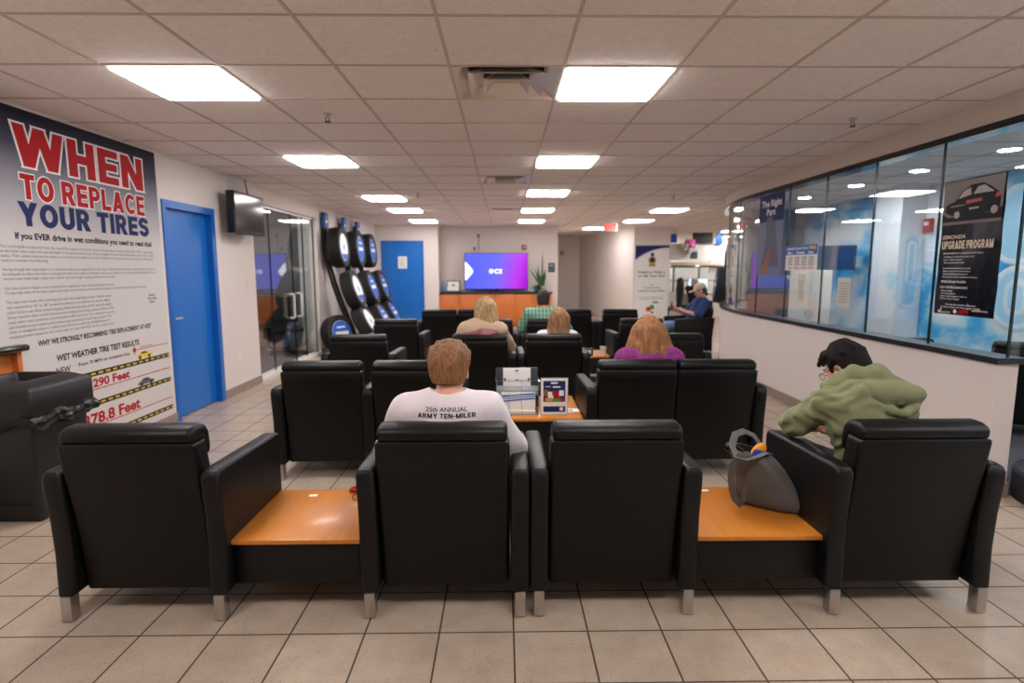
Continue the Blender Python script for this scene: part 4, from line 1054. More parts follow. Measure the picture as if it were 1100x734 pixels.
ex = thing('exit_sign', 'red illuminated exit sign hanging from the ceiling before the corridor', 'sign', (2.46, 13.4, HC - .135))
MB().box((-.16, -.02, -.1), (.16, .02, .1), .004).build('housing', 'fixture_white', ex); MB().box((-.02, -.01, .1), (.02, .01, .136)).build('stem', 'fixture_white', ex)
m = MB(); m.text('EXIT', (0, -.0215, -.06), (1, 0, 0), (0, 0, 1), .125, .27, .03, 'CENTER'); m.build('lettering', 'exit_red', ex, None)
# banner stand
bn = thing('banner_stand', 'tall white roll-up banner with a navy curved top against the far wall', 'banner', (3.345, 13.0, 0))
MB().box((-.385, -.005, .06), (.385, .0, 1.985)).build('banner_sheet', 'white_paper', bn, None)
MB().box((-.4, -.07, 0), (.4, .07, .07), .015, 3).box((-.385, -.012, 1.98), (.385, .012, 2.0)).box((-.01, .02, .07), (.01, .035, 1.98)).build('stand_base', 'steel', bn)
O, U, V = (0, -.0055, 0), (1, 0, 0), (0, 0, 1)
m = MB(); arc = [(-.385 + .77 * t, 1.985 - .24 * (1 - t) ** 2.2 - .04) for t in [i / 16 for i in range(17)]]
m.slab((0, -.0065, 0), U, V, arc + [(.385, 1.98), (-.385, 1.98)], .0006, 0); arc2 = [(x, z - .035 * (1 - (x + .385) / .77) - .006) for x, z in arc]
m.slab((0, -.006, 0), U, V, arc2 + arc[::-1], .0004, 1)
m.disc((0, -.006, 1.66), U, V, .088, .0006, 2, 28); m.disc((0, -.0068, 1.66), U, V, .055, .0006, 3, 28); m.slab((0, -.006, 0), U, V, [(-.08, 1.5), (-.03, 1.53), (0, 1.5), (.03, 1.53), (.08, 1.5), (.06, 1.6), (-.06, 1.6)], .0005, 2); m.slab((0, -.006, 0), U, V, [(-.035, 1.75), (.035, 1.75), (.04, 1.82), (-.04, 1.82)], .0006, 0)
m.build('print_graphic', ['navy_ink', 'purple_ink', 'gold_ink', 'navy_ink'], bn, None)
m = MB()
for s, z, h, wd in (('Ready to Trade it', 1.37, .05, .6), ('or Sell Your Car?', 1.285, .05, .6), ('Visit', 1.09, .022, .07), ('Visit the Back Office', 1.03, .026, .4), ('Customer Guide Office', .955, .036, .6), ('Ask one of our representatives about it today', .82, .018, .55), ('We will make you an offer on your vehicle', .78, .018, .55), ('It does not matter what you are driving', .33, .018, .6)):
    m.text(s, (0, -.006, z), U, V, h, wd, .02, 'CENTER')
m.build('lettering', 'ink', bn, None)
m = MB(); m.disc((-.06, -.006, .55), U, V, .06, .0006, 0, 20); m.disc((.02, -.0064, .6), U, V, .055, .0006, 1, 20); m.disc((.03, -.0068, .48), U, V, .03, .0006, 2, 16); m.disc((-.07, -.0068, .52), U, V, .03, .0006, 3, 16); m.slab((0, -.006, 0), U, V, [(.03, .69), (.16, .69), (.16, .73), (.03, .73)], .0006, 1)
m.build('print_picture', ['red_ink', 'green_ink', 'brown_box', 'orange_ink'], bn, None)

# ------------------------------------------------------------------ office seen past the half wall
of = thing('office_counter', 'white office counter wall with a grey shelf beyond the far end of the waiting room', 'counter', (4.4, 17.6, 0))
MB().box((0, 0, 1.72), (3.4, .1, 2.22)).box((0, 0, 0), (3.4, .08, .75)).box((-.02, -.004, 0), (.0, .1, 2.4)).box((1.9, 0, 1.3), (3.4, .09, 1.715)).build('panel', 'wall_white', of)
MB().box((0, -.12, 1.56), (2.2, .12, 1.66)).build('shelf', 'cream_paper', of)
m = MB()
for x in (0, .78, 1.56, 2.4, 3.34): m.box((x, -.01, .75), (x + .05, .06, 1.56))
m.box((0, -.01, 1.49), (3.4, .06, 1.56)).box((0, -.01, 1.08), (3.4, .06, 1.12)); m.build('window_frame', 'acrylic_grey', of)
MB().box((.0, .02, .75), (3.4, .03, 1.5)).build('window_pane', 'glass', of, None)
m = MB()
for x in (.22, .62, 1.5): m.lathe([(0, 0), (.05, 0), (.05, -.01), (0, -.01)], (x, -.06, 1.555), 16)
m.build('puck_light', 'puck', of)
for x, z0, z1, wd, c, lab in ((.48, 1.76, 2.08, .2, 'navy_ink', 'dark navy poster on the white office wall, left of the flowers'), (1.28, 1.76, 1.98, .22, 'navy_ink', 'dark navy poster on the white office wall below the pink flowers')):
    p = thing('office_poster', lab, 'poster', (4.4 + x, 17.594, z0), group='dark posters on the office wall')
    MB().box((0, -.004, 0), (wd, .004, z1 - z0)).build('sheet', c, p, None); m = MB()
    for k in range(4): m.box((.03, -.005, .04 + k * .07), (wd - .03, -.004, .06 + k * .07))
    m.build('print_lines', 'acrylic_grey', p, None)
MB_ = MB().box((0, 0, 0), (.48, .03, .26), .006)
bsn = thing('hanging_sign', 'bright blue sign hanging high in the office doorway', 'sign', (4.75, 17.5, 2.24)); MB_.build('panel', 'sign_blue', bsn); MB().tube([(.06, .015, .26), (.06, .015, .312)], .004, 6).tube([(.42, .015, .26), (.42, .015, .312)], .004, 6).build('hanger', 'steel', bsn)
bsn2 = thing('hanging_sign', 'narrow blue sign beside the end of the curved wall', 'sign', (6.42, 17.5, 2.2)); MB().box((0, 0, 0), (.2, .03, .33), .006).build('panel', 'sign_blue', bsn2); MB().tube([(.1, .015, .33), (.1, .015, .352)], .004, 6).build('hanger', 'steel', bsn2)
mb = thing('menu_screen', 'dark wall screen with a green pattern high up in the office', 'screen', (5.72, 17.52, 2.22)); MB().box((0, 0, 0), (.62, .04, .32), .006).build('casing', 'sign_green', mb); MB().box((.02, -.003, .02), (.6, 0, .3)).build('screen', 'vent_dark', mb, None); MB().tube([(.31, .02, .32), (.31, .02, .332)], .01, 6).build('hanger', 'steel', mb)
fw = thing('flower_arrangement', 'pink and white flower arrangement on the office wall top', 'flowers', (5.62, 17.52, 2.0))
m = SDF(.012); rr = random.Random(2)
for k in range(14): m.ell((rr.uniform(-.1, .14), rr.uniform(-.08, .02), rr.uniform(.12, .34)), (.06, .05, .055), .01)
m.build('pink_blooms', 'pink_petal', fw); m = SDF(.012)
for k in range(9): m.ell((rr.uniform(-.26, .1), rr.uniform(-.1, .0), rr.uniform(.0, .2)), (.055, .05, .05), .01)
m.build('white_blooms', 'white_paper', fw); MB().lathe([(0, -.1), (.06, -.1), (.08, .06), (0, .06)], seg=16).build('flower_pot', 'pot_white', fw)
lp = thing('leafy_plant', 'green leafy plant hanging over the left top of the office wall', 'plant', (4.5, 17.5, 2.2)); m = MB()
for k in range(30):
    a = rr.uniform(0, 6.28); r = rr.uniform(.05, .22); rr_a = a + 1.57; blade((0, 0, .05), r * math.cos(a), .5 * r * math.sin(a), rr.uniform(-.12, .16), .026, m)
m.build('foliage', 'leaf', lp); MB().lathe([(0, 0), (.06, 0), (.07, .08), (0, .08)], seg=16).build('pot', 'pot_white', lp)
dk = thing('desk', 'light wood office desk under the monitor, far right of the banner', 'desk', (5.25, 16.3, 0))
MB().box((0, 0, .71), (1.5, .75, .75), .004).build('desktop', 'desk_wood', dk)
for x in (.04, 1.4): MB().box((x, .05, 0), (x + .06, .7, .71)).build('leg', 'acrylic_grey', dk)
mo = thing('monitor', 'white lit computer monitor on the office desk', 'monitor', (5.6, 16.55, .75))
MB().box((-.29, 0, .1), (.29, .03, .44), .006).box((-.03, .01, .01), (.03, .03, .2)).box((-.12, -.06, 0), (.12, .1, .012)).build('casing', 'black_plastic', mo); MB().box((-.275, -.003, .115), (.275, 0, .425)).build('screen', 'monitor_white', mo, None)
bk = thing('cardboard_box', 'brown box on the right end of the office desk', 'box', (6.35, 16.55, .75)); MB().box((-.14, -.1, 0), (.14, .1, .3), .004).build('carton', 'brown_box', bk); MB().box((-.02, -.102, .0), (.02, -.1, .3)).build('tape', 'cream_paper', bk, None)
oc = thing('office_chair', 'tall black office chair draped with a coat, just right of the banner', 'chair', (4.2, 14.6, 0), 1.1)
MB().box((-.25, -.25, .42), (.25, .25, .5), .04, 3).build('seat', 'leather', oc); SDF(.012).boxx((-.0, -.27, .86), (.23, .05, .36), .05).ell((0, -.29, .95), (.25, .09, .3), .05).build('backrest', 'dark_cloth', oc, folds(.008, 14, 30, 3)); MB().lathe([(.03, .08), (.03, .42)], seg=12).build('post', 'black_plastic', oc)
m = MB()
for k in range(5): a = k * 1.2566; m.tube([(0, 0, .1), (.3 * math.cos(a), .3 * math.sin(a), .06)], .022, 8).lathe([(0, 0), (.025, 0), (.025, .05), (0, .05)], (.3 * math.cos(a), .3 * math.sin(a), 0), 10)
m.build('star_base', 'black_plastic', oc)

# ------------------------------------------------------------------ posters on the glass and things behind it
def on_glass(name, lab, cat, y0, y1, z0, z1, x=3.118):
    t = thing(name, lab, cat, (x, (y0 + y1) / 2, (z0 + z1) / 2)); return t, (y1 - y0) / 2, (z1 - z0) / 2
U, V = (0, -1, 0), (0, 0, 1)          # as read from the waiting room: left to right runs towards the camera
up, a, b = on_glass('upgrade_poster', 'black vinyl poster reading upgrade program hung on the nearest glass pane', 'poster', 3.585, 4.095, 1.16, 2.075, 3.11)
bm = bmesh.new(); gv = [[bm.verts.new((-.004 - .004 * math.sin(i * .9 + j * .55) * math.sin(j * .35), a - 2 * a * i / 16, -b + 2 * b * j / 24)) for j in range(25)] for i in range(17)]
for i in range(16):
    for j in range(24): bm.faces.new((gv[i][j], gv[i + 1][j], gv[i + 1][j + 1], gv[i][j + 1]))
bmesh.ops.solidify(bm, geom=bm.faces[:], thickness=.002); mm = MB(); mm.add(bm); mm.build('vinyl_sheet', 'dark_vinyl', up, 60)
X0 = -.0115
m = MB(); m.slab((X0 + .0005, a - .01, b - .30), U, V, [(0, 0), (2 * a - .02, 0), (2 * a - .02, .29), (0, .29)], .0006, 0)
m.slab((X0, a - .01, b - .3), U, V, [(0, .02), (2 * a - .02, .02), (2 * a - .02, .09), (.38, .06), (.05, .05), (0, .08)], .0006, 1)
m.slab((X0 - .001, a, b - .28), U, V, [(.03, .07), (.04, .115), (.12, .14), (.17, .2), (.25, .235), (.34, .235), (.41, .2), (.46, .165), (.48, .13), (.48, .07), (.44, .05), (.3, .03), (.1, .04)], .0006, 1)
m.slab((X0 - .002, a, b - .28), U, V, [(.14, .15), (.185, .2), (.24, .215), (.25, .17)], .0006, 2); m.slab((X0 - .002, a, b - .28), U, V, [(.265, .17), (.3, .215), (.35, .22), (.43, .17)], .0006, 2)
m.slab((X0 - .002, a, b - .28), U, V, [(.21, .11), (.34, .12), (.34, .14), (.21, .135)], .0006, 3); m.slab((X0 - .002, a, b - .28), U, V, [(.44, .13), (.475, .135), (.475, .155), (.45, .16)], .0006, 3); m.slab((X0 - .002, a, b - .28), U, V, [(.08, .1), (.2, .105), (.2, .11), (.08, .106)], .0006, 2); m.slab((X0 - .002, a, b - .28), U, V, [(.24, .07), (.32, .075), (.32, .085), (.24, .085)], .0006, 2)
m.disc((X0 - .002, a - .14, b - .235), U, V, .024, .0006, 2, 18); m.disc((X0 - .002, a - .44, b - .225), U, V, .026, .0006, 2, 18)
m.build('car_picture', ['picture_brown', 'picture_dark', 'picture_light', 'alarm_red'], up, None)
m = MB(); m.text('SEMONDA', (X0, a - .03, b - .395), U, V, .026, .2, .02, shear=.2); m.build('heading', 'cream_paper', up, None); MB().block('UPGRADE PROGRAM', (X0, a - .03, b - .465), U, V, .055, .43).build('heading', 'cream_paper', up, None)
m = MB()
for s, z, h, wd, x in (('WE ARE OFFERING TO UPGRADE YOUR VEHICLE', .5, .012, .34, .05), ('Exchange your vehicle for a newer model', .522, .01, .26, .06), ('Keep a similar payment', .542, .01, .16, .06), ('Top value for your trade', .562, .01, .18, .06), ('Improved fuel economy and safety', .6, .01, .24, .06), ('Peace of mind with a new warranty', .62, .01, .24, .06), ('Newer technology and features', .64, .01, .22, .06), ('And we will make it easy', .66, .01, .3, .06), ('Vehicle Savings Available', .695, .018, .22, .05), ('HOW THE PROGRAM WORKS', .735, .016, .24, .05), ('Bring your vehicle', .756, .01, .1, .06), ('We appraise it', .774, .01, .13, .06), ('Explore the options with us', .792, .01, .23, .06), ('Drive home happy', .81, .01, .17, .06), ('You may be surprised to find that', .85, .012, .26, .11), ('it costs no more to drive a newer vehicle', .868, .012, .34, .07), ('Ask your advisor', .885 + .02, .014, .09, .07), ('FOR DETAILS', .905 + .02, .014, .09, .07)):
    m.text(s, (X0, a - x, b - z), U, V, h, wd, .01)
m.text('ASK US TODAY', (X0, a - .33, b - .875), U, V, .014, .12, .03) if False else m.text('APPROVED', (X0, a - .34, b - .88), U, V, .01, .13, .03)
m.build('small_print', 'white_paper', up, None); m = MB(); m.slab((X0, a - .045, b - .905), U, V, [(0, .012), (.006, .018), (.014, .008), (.03, .035), (.036, .033), (.015, -.006)], .0006); m.disc((X0, a - .2, b - .89), U, V, .014, .0006, 0, 16)
m.build('check_mark', 'white_paper', up, None)
m = MB()
for k in range(6): m.slab((X0, a - .215 - k * .017, b - .902), U, V, [(0, 0), (.012, 0), (.012, .016 + .007 * k), (0, .013 + .007 * k)], .0006)
m.build('bar_print', 'red_ink', up, None); MB().disc((X0, a - .3, b - .84), U, V, .011, .0006, 0, 16).build('dot_print', 'sign_blue', up, None)
rp, a, b = on_glass('window_poster', 'tall blue poster on the fifth glass pane, beneath the dark header', 'poster', 6.46, 7.08, 1.4, 2.335)
MB().box((-.002, -a, -b), (.002, a, b)).build('sheet', 'poster_slate', rp, None)
m = MB(); m.slab((-.0025, a, -b), U, V, [(0, .62), (2 * a, .62), (2 * a, 2 * b), (0, 2 * b)], .0006, 0); m.slab((-.0032, a, -b), U, V, [(.12, .1), (.22, .5), (.3, .66), (.42, .6), (.5, .3), (.56, .1)], .0006, 2); m.disc((-.0035, .02, .12), U, V, .1, .0006, 1, 24); m.slab((-.0036, a, -b), U, V, [(.1, .0), (.3, .3), (.36, .3), (.24, 0)], .0006, 3); m.build('print_picture', ['navy_ink', 'poster_shade', 'poster_shade', 'brown_box'], rp, None)
m = MB(); m.text('The Right', (-.0035, 0, b - .14), U, V, .075, .5, .03, 'CENTER'); m.text('Part', (-.0035, 0, b - .24), U, V, .075, .22, .03, 'CENTER'); m.build('lettering', 'white_paper', rp, None)
ip, a, b = on_glass('inspection_poster', 'small white poster with a blue header on the fourth glass pane', 'poster', 5.72, 6.36, 1.455, 1.72)
MB().box((-.002, -a, -b), (.002, a, b)).build('sheet', 'white_paper', ip, None)
m = MB(); m.slab((-.0025, a, b - .1), U, V, [(0, 0), (2 * a, 0), (2 * a, .1), (0, .1)], .0006); m.build('header_band', 'blue_ink', ip, None)
m = MB(); m.text('Inspection Special Hours', (-.0036, a - .03, b - .045), U, V, .03, .42, .02); m.text('Mon', (-.0036, a - .05, b - .09), U, V, .026, .1, .03); m.text('Weekday', (-.0036, a - .22, b - .09), U, V, .026, .18, .03); m.text('Sat', (-.0036, a - .47, b - .09), U, V, .026, .1, .03); m.build('header_lettering', 'white_ink', ip, None)
MB().text('FREE', (-.0036, a - .48, b - .045), U, V, .032, .13, .03).build('free_lettering', 'yellow_ink', ip, None)
m = MB()
for x in (.05, .2, .34, .48): m.text('CALL', (-.0026, a - x, -b + .02), U, V, .024, .1, .02)
m.build('red_lettering', 'red_ink', ip, None); m = MB()
for x in (.05, .2, .34, .48):
    for k in range(4): m.slab((-.0026, a - x, -b + .06 + k * .024), U, V, [(0, 0), (.1, 0), (.1, .01), (0, .01)], .0005)
m.build('print_lines', 'grey_ink', ip, None)
for y0, y1, z0, z1, lab in ((5.25, 5.45, 1.12, 1.39, 'cream paper notice taped on the third glass pane'), (6.05, 6.2, 1.12, 1.42, 'cream paper notice on the fourth glass pane, below the blue header poster')):
    t, a, b = on_glass('notice', lab, 'notice', y0, y1, z0, z1, 3.185)
    MB().box((-.002, -a, -b), (.002, a, b)).build('sheet', 'cream_paper', t, None); m = MB()
    for k in range(8): m.box((-.003, -a + .02, -b + .04 + k * .025), (-.002, a - .02 - .02 * (k % 2), -b + .046 + k * .025))
    m.build('print_lines', 'acrylic_grey', t, None)
pt = thing('television', 'small dark screen in reflected blue on an arm before the cloud mural behind the glass', 'television', (5.2, 9.1, 1.64), -.85)
MB().box((-.33, -.02, -.19), (.33, .04, .19), .008).build('casing', 'black_plastic', pt); MB().box((-.31, -.023, -.17), (.31, -.02, .17)).build('screen', 'tv_reflected_blue', pt, None); MB().tube([(0, .04, 0), (.12, .2, 0), (.2, .3, 0)], .02, 8).build('wall_arm', 'black_plastic', pt); MB().tube([(-.05, .02, -.19), (-.06, .06, -.6), (-.05, .06, -1.1)], .006, 6).build('cable', 'acrylic_grey', pt)
wc = thing('tall_cabinet', 'tall white cabinet behind the glass below the inspection poster', 'cabinet', (4.58, 8.55, 0), -.5)
MB().box((-.28, 0, .06), (.28, .4, 1.45), .006).box((-.26, .03, 0), (.26, .38, .06)).build('carcass', 'fixture_white', wc)
for s_ in (-1, 1): d = MB().box((min(s_ * .004, s_ * .276), -.02, .08), (max(s_ * .004, s_ * .276), -.0005, 1.43), .003).build('door', 'fixture_white', wc); MB().box((s_ * .04 - .006, -.03, .75), (s_ * .04 + .006, -.02, .85)).build('handle', 'steel', d)
def glyph(y, z, w_, h, r, x=5.594, fx=None):
    """rounded outline shape of the mural, raised a few millimetres; fx puts it on the pilaster's front"""
    P = []
    for cx, cz, a0 in ((w_ - r, h - r, 0), (-w_ + r, h - r, 90), (-w_ + r, -h + r, 180), (w_ - r, -h + r, 270)):
        for k in range(7): t = math.radians(a0 + k * 15); P.append((cx + r * math.cos(t), cz + r * math.sin(t)))
    U, O = ((0, -1, 0), (x, y, z)) if fx is None else ((1, 0, 0), (fx, y, z))
    g = struct('wall_mural_letter', MB().slab(O, U, (0, 0, 1), P, .004), 'mural_glyph_blue', None, None)
    ou = [Vector(O) + Vector(U) * p[0] + Vector((0, 0, p[1])) for p in P]; th = min(.04, r * .5)
    MB().tube(ou + ou[:1], .03, 8, flat=(.006, th), up=Vector(U).cross(Vector((0, 0, 1)))).build('outline', 'mural_glyph', g)
glyph(7.656, 1.44, .115, .48, .11, fx=5.43); glyph(7.648, 1.55, .045, .26, .044, fx=5.43)
glyph(6.2, 1.15, .32, .32, .31); glyph(6.2, 1.15, .12, .17, .11, 5.588); glyph(6.2, 1.95, .3, .4, .2)
# ------------------------------------------------------------------ people
def A3(v): return np.array(v, float)
def unit(v): v = A3(v); return v / np.linalg.norm(v)
def frame(fwd, up=(0, 0, 1)):
    f = unit(fwd); r = unit(np.cross(f, up)); u = np.cross(r, f); return np.stack([r, f, u], 1)      # columns: right, forward, up
def hand(S, wrist, d, n, side, curl=.6, sc=1., spread=1.):
    """palm, four unequal bent fingers and a side thumb; n is the palm normal, side = +1 when the thumb leaves towards d x n"""
    d = unit(d); n = unit(n - d * (A3(n) @ d)); s = np.cross(d, n) * side; w = A3(wrist)
    pc = w + d * .05 * sc; R = np.stack([s, d, n], 1)
    S.cap(w, w + d * .02, .023 * sc, .024 * sc, .015); S.boxx(pc, (.04 * sc, .048 * sc, .0135 * sc), .012 * sc, .012, R=R)
    for o, L in ((.029, .07), (.0095, .08), (-.0095, .074), (-.028, .058)):
        a = w + d * .092 * sc + s * o * sc * spread; c = curl
        p = [a]; ang = c * .6
        for fr_, rr_ in ((.45, 0), (.32, 0), (.23, 0)):
            v = d * math.cos(ang) + n * math.sin(ang); p.append(p[-1] + v * L * fr_ * sc); ang += c * .75
        S.chain(p, [.0095 * sc, .009 * sc, .0083 * sc, .0072 * sc], .004)
    a = w + d * .025 * sc + s * .03 * sc; b = a + (d * .6 + s * .62 + n * .35) * .04 * sc; c_ = b + (d * .85 + s * .15 + n * .45) * .034 * sc
    S.chain([a, b, c_], [.0135 * sc, .0105 * sc, .0085 * sc], .008)

def head(S, c, R, sc=1., jaw=1.):
    """skull, jaw, brow, nose, lips, chin, ears and eye sockets; c is the middle of the head, R its right/forward/up axes"""
    P = lambda x, y, z: A3(c) + R @ (A3((x, y, z)) * sc)
    S.ell(P(0, -.012, .028), A3((.074, .092, .088)) * sc, .02, R=R); S.ell(P(0, .022, -.035), A3((.058, .066, .078)) * sc, .035, R=R)
    S.ell(P(0, .058, -.088), A3((.026 * jaw, .022, .02)) * sc, .03, R=R)
    S.cap(P(-.03, .074, .022), P(.03, .074, .022), .013 * sc, None, .02)
    S.cap(P(0, .082, .015), P(0, .1, -.025), .0085 * sc, .0125 * sc, .012); S.ell(P(0, .094, -.031), A3((.017, .011, .009)) * sc, .008, R=R)
    for s in (-1, 1):
        S.ell(P(s * .03, .088, .006), A3((.017, .014, .011)) * sc, .012, '-', R=R)
        S.ell(P(s * .04, .06, -.03), A3((.022, .02, .02)) * sc, .03, R=R)
        Re = R @ np.array(Matrix.Rotation(s * -.35, 3, 'Z'))
        S.ell(P(s * .077, -.008, -.006), A3((.01, .021, .034)) * sc, .006, R=Re); S.ell(P(s * .083, -.002, -.002), A3((.006, .01, .018)) * sc, .004, '-', R=Re)
    S.ell(P(0, .084, -.057), A3((.023, .01, .0065)) * sc, .006, R=R); S.ell(P(0, .083, -.066), A3((.02, .011, .0075)) * sc, .006, R=R)
    S.cap(P(-.022, .093, -.0615), P(.022, .093, -.0615), .002, None, .003, '-')
def face_bits(par, c, R, sc=1., brow='hair_brown'):
    P = lambda x, y, z: A3(c) + R @ (A3((x, y, z)) * sc)
    for s in (-1, 1):
        e = SDF(.0035).ell(P(s * .03, .0745, .006), A3((.0118,) * 3) * sc, 0).build('eye', 'eye_white', par)
        SDF(.002).ell(P(s * .03, .0835, .005), A3((.0058, .004, .0058)) * sc, 0, R=R).build('iris', 'iris', e)
        SDF(.003).chain([P(s * .014, .088, .026), P(s * .03, .09, .031), P(s * .046, .08, .026)], [.0038, .0045, .003], .003).build('eyebrow', brow, par)
    SDF(.003).ell(P(0, .0855, -.0572), A3((.0215, .0095, .005)) * sc, .004, R=R).ell(P(0, .0845, -.0658), A3((.0185, .0105, .006)) * sc, .004, R=R).build('lips', 'lips', par)

def base_joints(**k):
    J = dict(pelvis=(0, .25, .515), waist=(0, .2, .66), chest=(0, .165, .83), neck=(0, .15, .95), head=(0, .185, 1.085), look=(0, 1, -.12),
             shL=(-.185, .16, .905), shR=(.185, .16, .905), elL=(-.275, .25, .68), elR=(.275, .25, .68), wrL=(-.17, .47, .6), wrR=(.17, .47, .6), hdL=(.4, .9, -.1), hdR=(-.4, .9, -.1), nL=(.3, 0, -1), nR=(-.3, 0, -1),
             hipL=(-.09, .27, .505), hipR=(.09, .27, .505), knL=(-.13, .7, .5), knR=(.13, .7, .5), anL=(-.13, .72, .085), anR=(.13, .72, .085), curl=.55)
    J.update(k); return {a: (A3(b) if isinstance(b, tuple) else b) for a, b in J.items()}

def body(par, J, vox, skin='skin', sc=1.):
    S = SDF(vox)
    S.ell(J['chest'], (.15 * sc, .088 * sc, .14 * sc), .04).ell(J['waist'], (.13 * sc, .085 * sc, .13 * sc), .05).ell(J['pelvis'], (.145 * sc, .11 * sc, .1 * sc), .05)
    S.cap(J['neck'] - A3((0, .0, .03)), J['head'] + A3((0, -.03, -.05)) * sc, .056 * sc, .05 * sc, .03)
    for s in 'LR':
        S.cap(J['neck'] - A3((0, 0, .02)), J['sh' + s], .05 * sc, .052 * sc, .04).cap(J['sh' + s], J['el' + s], .048 * sc, .038 * sc, .02).cap(J['el' + s], J['wr' + s], .039 * sc, .025 * sc, .015)
        S.cap(J['hip' + s], J['kn' + s], .075 * sc, .052 * sc, .03).cap(J['kn' + s], J['an' + s], .05 * sc, .034 * sc, .02).cap(J['an' + s], J['an' + s] + A3((0, .13, -.045)) * sc, .036 * sc, .03 * sc, .015)
        hand(S, J['wr' + s], J['hd' + s], J['n' + s], 1 if s == 'L' else -1, J['curl'], sc)
    head(S, J['head'], frame(J['look']), sc)
    b = S.build('body', skin, par); face_bits(par, J['head'], frame(J['look']), sc, J.get('brow', 'hair_brown')); return b
def trousers(par, J, m, vox, sc=1.):
    S = SDF(vox).ell(J['pelvis'], (.168 * sc, .132 * sc, .108 * sc), .05)
    for s in 'LR': S.cap(J['hip' + s], J['kn' + s], .09 * sc, .068 * sc, .03).cap(J['kn' + s], J['an' + s] + A3((0, 0, .02)), .066 * sc, .05 * sc, .02)
    S.build('trousers', m, par, folds(.003, 25, 60, 8))
    for s in 'LR':
        a = J['an' + s]; SDF(vox).ell(a + A3((0, .055, -.045)) * sc, A3((.047, .125, .04)) * sc, .01).cap(a + A3((0, -.015, -.02)) * sc, a + A3((0, .0, .0)), .045 * sc, .043 * sc, .02).boxx(a + A3((0, .05, -.105)) * sc, A3((.1, .2, .03)) * sc, .01, .005, '-').build('shoe', 'shoe', par)
def top(par, J, m, vox, fat=.02, sleeve=.55, amp=.005, hem=.5, name='shirt', sc=1., f=(14, 45), seed=1, k=.045, drop=None, neck=.066):
    S = SDF(vox); g = fat
    S.ell(J['chest'], (.165 * sc + g, .096 * sc + g, .145 * sc + g), .04).ell(J['waist'], (.15 * sc + g, .098 * sc + g, .15 * sc), .06).ell(J['pelvis'] + A3((0, -.01, .03)), (.165 * sc + g, .115 * sc + g, .1 * sc), .06)
    for s in 'LR':
        sh, el, wr = J['sh' + s], J['el' + s], J['wr' + s]
        S.cap(J['neck'] - A3((0, .005, .03)), sh, .056 * sc + g * .5, .058 * sc + g * .6, k)
        if sleeve <= 1: S.cap(sh, sh + (el - sh) * sleeve, .058 * sc + g * .7, .055 * sc + g * .9, .025)
        else: S.cap(sh, el, .058 * sc + g * .7, .05 * sc + g * .7, .025).cap(el, el + (wr - el) * (sleeve - 1), .05 * sc + g * .7, .036 * sc + g * .6, .02)
    if drop: drop(S)
    S.ell(J['neck'] + A3((0, .012, .05)), A3((neck * 1.12, neck * 1.1, .052)) * sc, .006, '-').cap(J['neck'] + A3((0, .01, .06)), J['head'], neck * sc, neck * sc, .006, '-')
    return S.build(name, m, par, folds(amp, f[0], f[1], seed))
def cap_hair(S, c, R, t=.014, sc=1., nape=-.07, front=.05, crown=.0):
    """short hair: an offset shell of the skull minus the face and neck"""
    P = lambda x, y, z: A3(c) + R @ (A3((x, y, z)) * sc)
    S.ell(P(0, -.014, .032 + crown), A3((.074 + t, .092 + t, .088 + t + crown)) * sc, .01, R=R).ell(P(0, -.04, -.025), A3((.066 + t * .8, .066 + t * .8, .07 + t)) * sc, .02, R=R)
    S.boxx(P(0, .105, -.06), A3((.2, .06, .12)) * sc, .01, .015, '-', R=R); S.boxx(P(0, -.03, nape - .1), A3((.2, .2, .1)) * sc, .01, .015, '-', R=R)
    for s in (-1, 1): S.ell(P(s * .085, .004, -.012), A3((.026, .03, .042)) * sc, .01, '-', R=R)
    S.boxx(P(0, .05, -.06), A3((.2, .04, .055)) * sc, .01, .01, '-', R=R)

def onto(me_obj, src, y_from=-1., d=(0, 1, 0), lift=.0015):
    """lays lettering on the cloth it is printed on"""
    V = [v.co.copy() for v in src.data.vertices]; F = [tuple(p.vertices) for p in src.data.polygons]; T_ = BVHTree.FromPolygons(V, F)
    for v in me_obj.data.vertices:
        h = T_.ray_cast(Vector((v.co.x, y_from, v.co.z)), Vector(d))
        if h[0]: v.co = h[0] - Vector(d) * lift
    return me_obj

# --- person in the white T-shirt, front row
J = base_joints(head=(.012, .235, 1.035), neck=(.008, .175, .918), look=(.06, 1, -.2), chest=(.005, .17, .8), shL=(-.165, .175, .862), shR=(.18, .175, .866), elL=(-.265, .29, .66), elR=(.285, .28, .65), wrL=(-.15, .5, .6), wrR=(.17, .5, .6))
p1 = thing('person', 'person with short ginger brown hair in a white printed T-shirt, front row', 'person', (-.254, 2.29, 0))
body(p1, J, .006); trousers(p1, J, 'dark_trousers', .009)
ts = top(p1, J, 'tee_white', .006, .03, .98, .0036, f=(22, 80), seed=4, k=.05, neck=.069)
m = MB(); m.text('25th ANNUAL', (.012, -.2, .888), (1, 0, 0), (0, 0, 1), .019, .175, .012, 'CENTER'); t_ = m.build('shirt_lettering', 'ink', p1, None); onto(t_, ts)
m = MB(); m.block('ARMY TEN-MILER', (.012 - .122, -.2, .862), (1, 0, 0), (0, 0, 1), .0195, .245); t_ = m.build('shirt_lettering', 'ink', p1, None); onto(t_, ts)
R = frame(J['look']); S = SDF(.0045); cap_hair(S, J['head'], R, .011, 1., -.062, crown=.004)
S.ell(J['head'] + R @ A3((0, -.02, .052)), (.094, .104, .078), .02, R=R).ell(J['head'] + R @ A3((0, -.05, .01)), (.083, .07, .08), .02, R=R)
rr = random.Random(21)
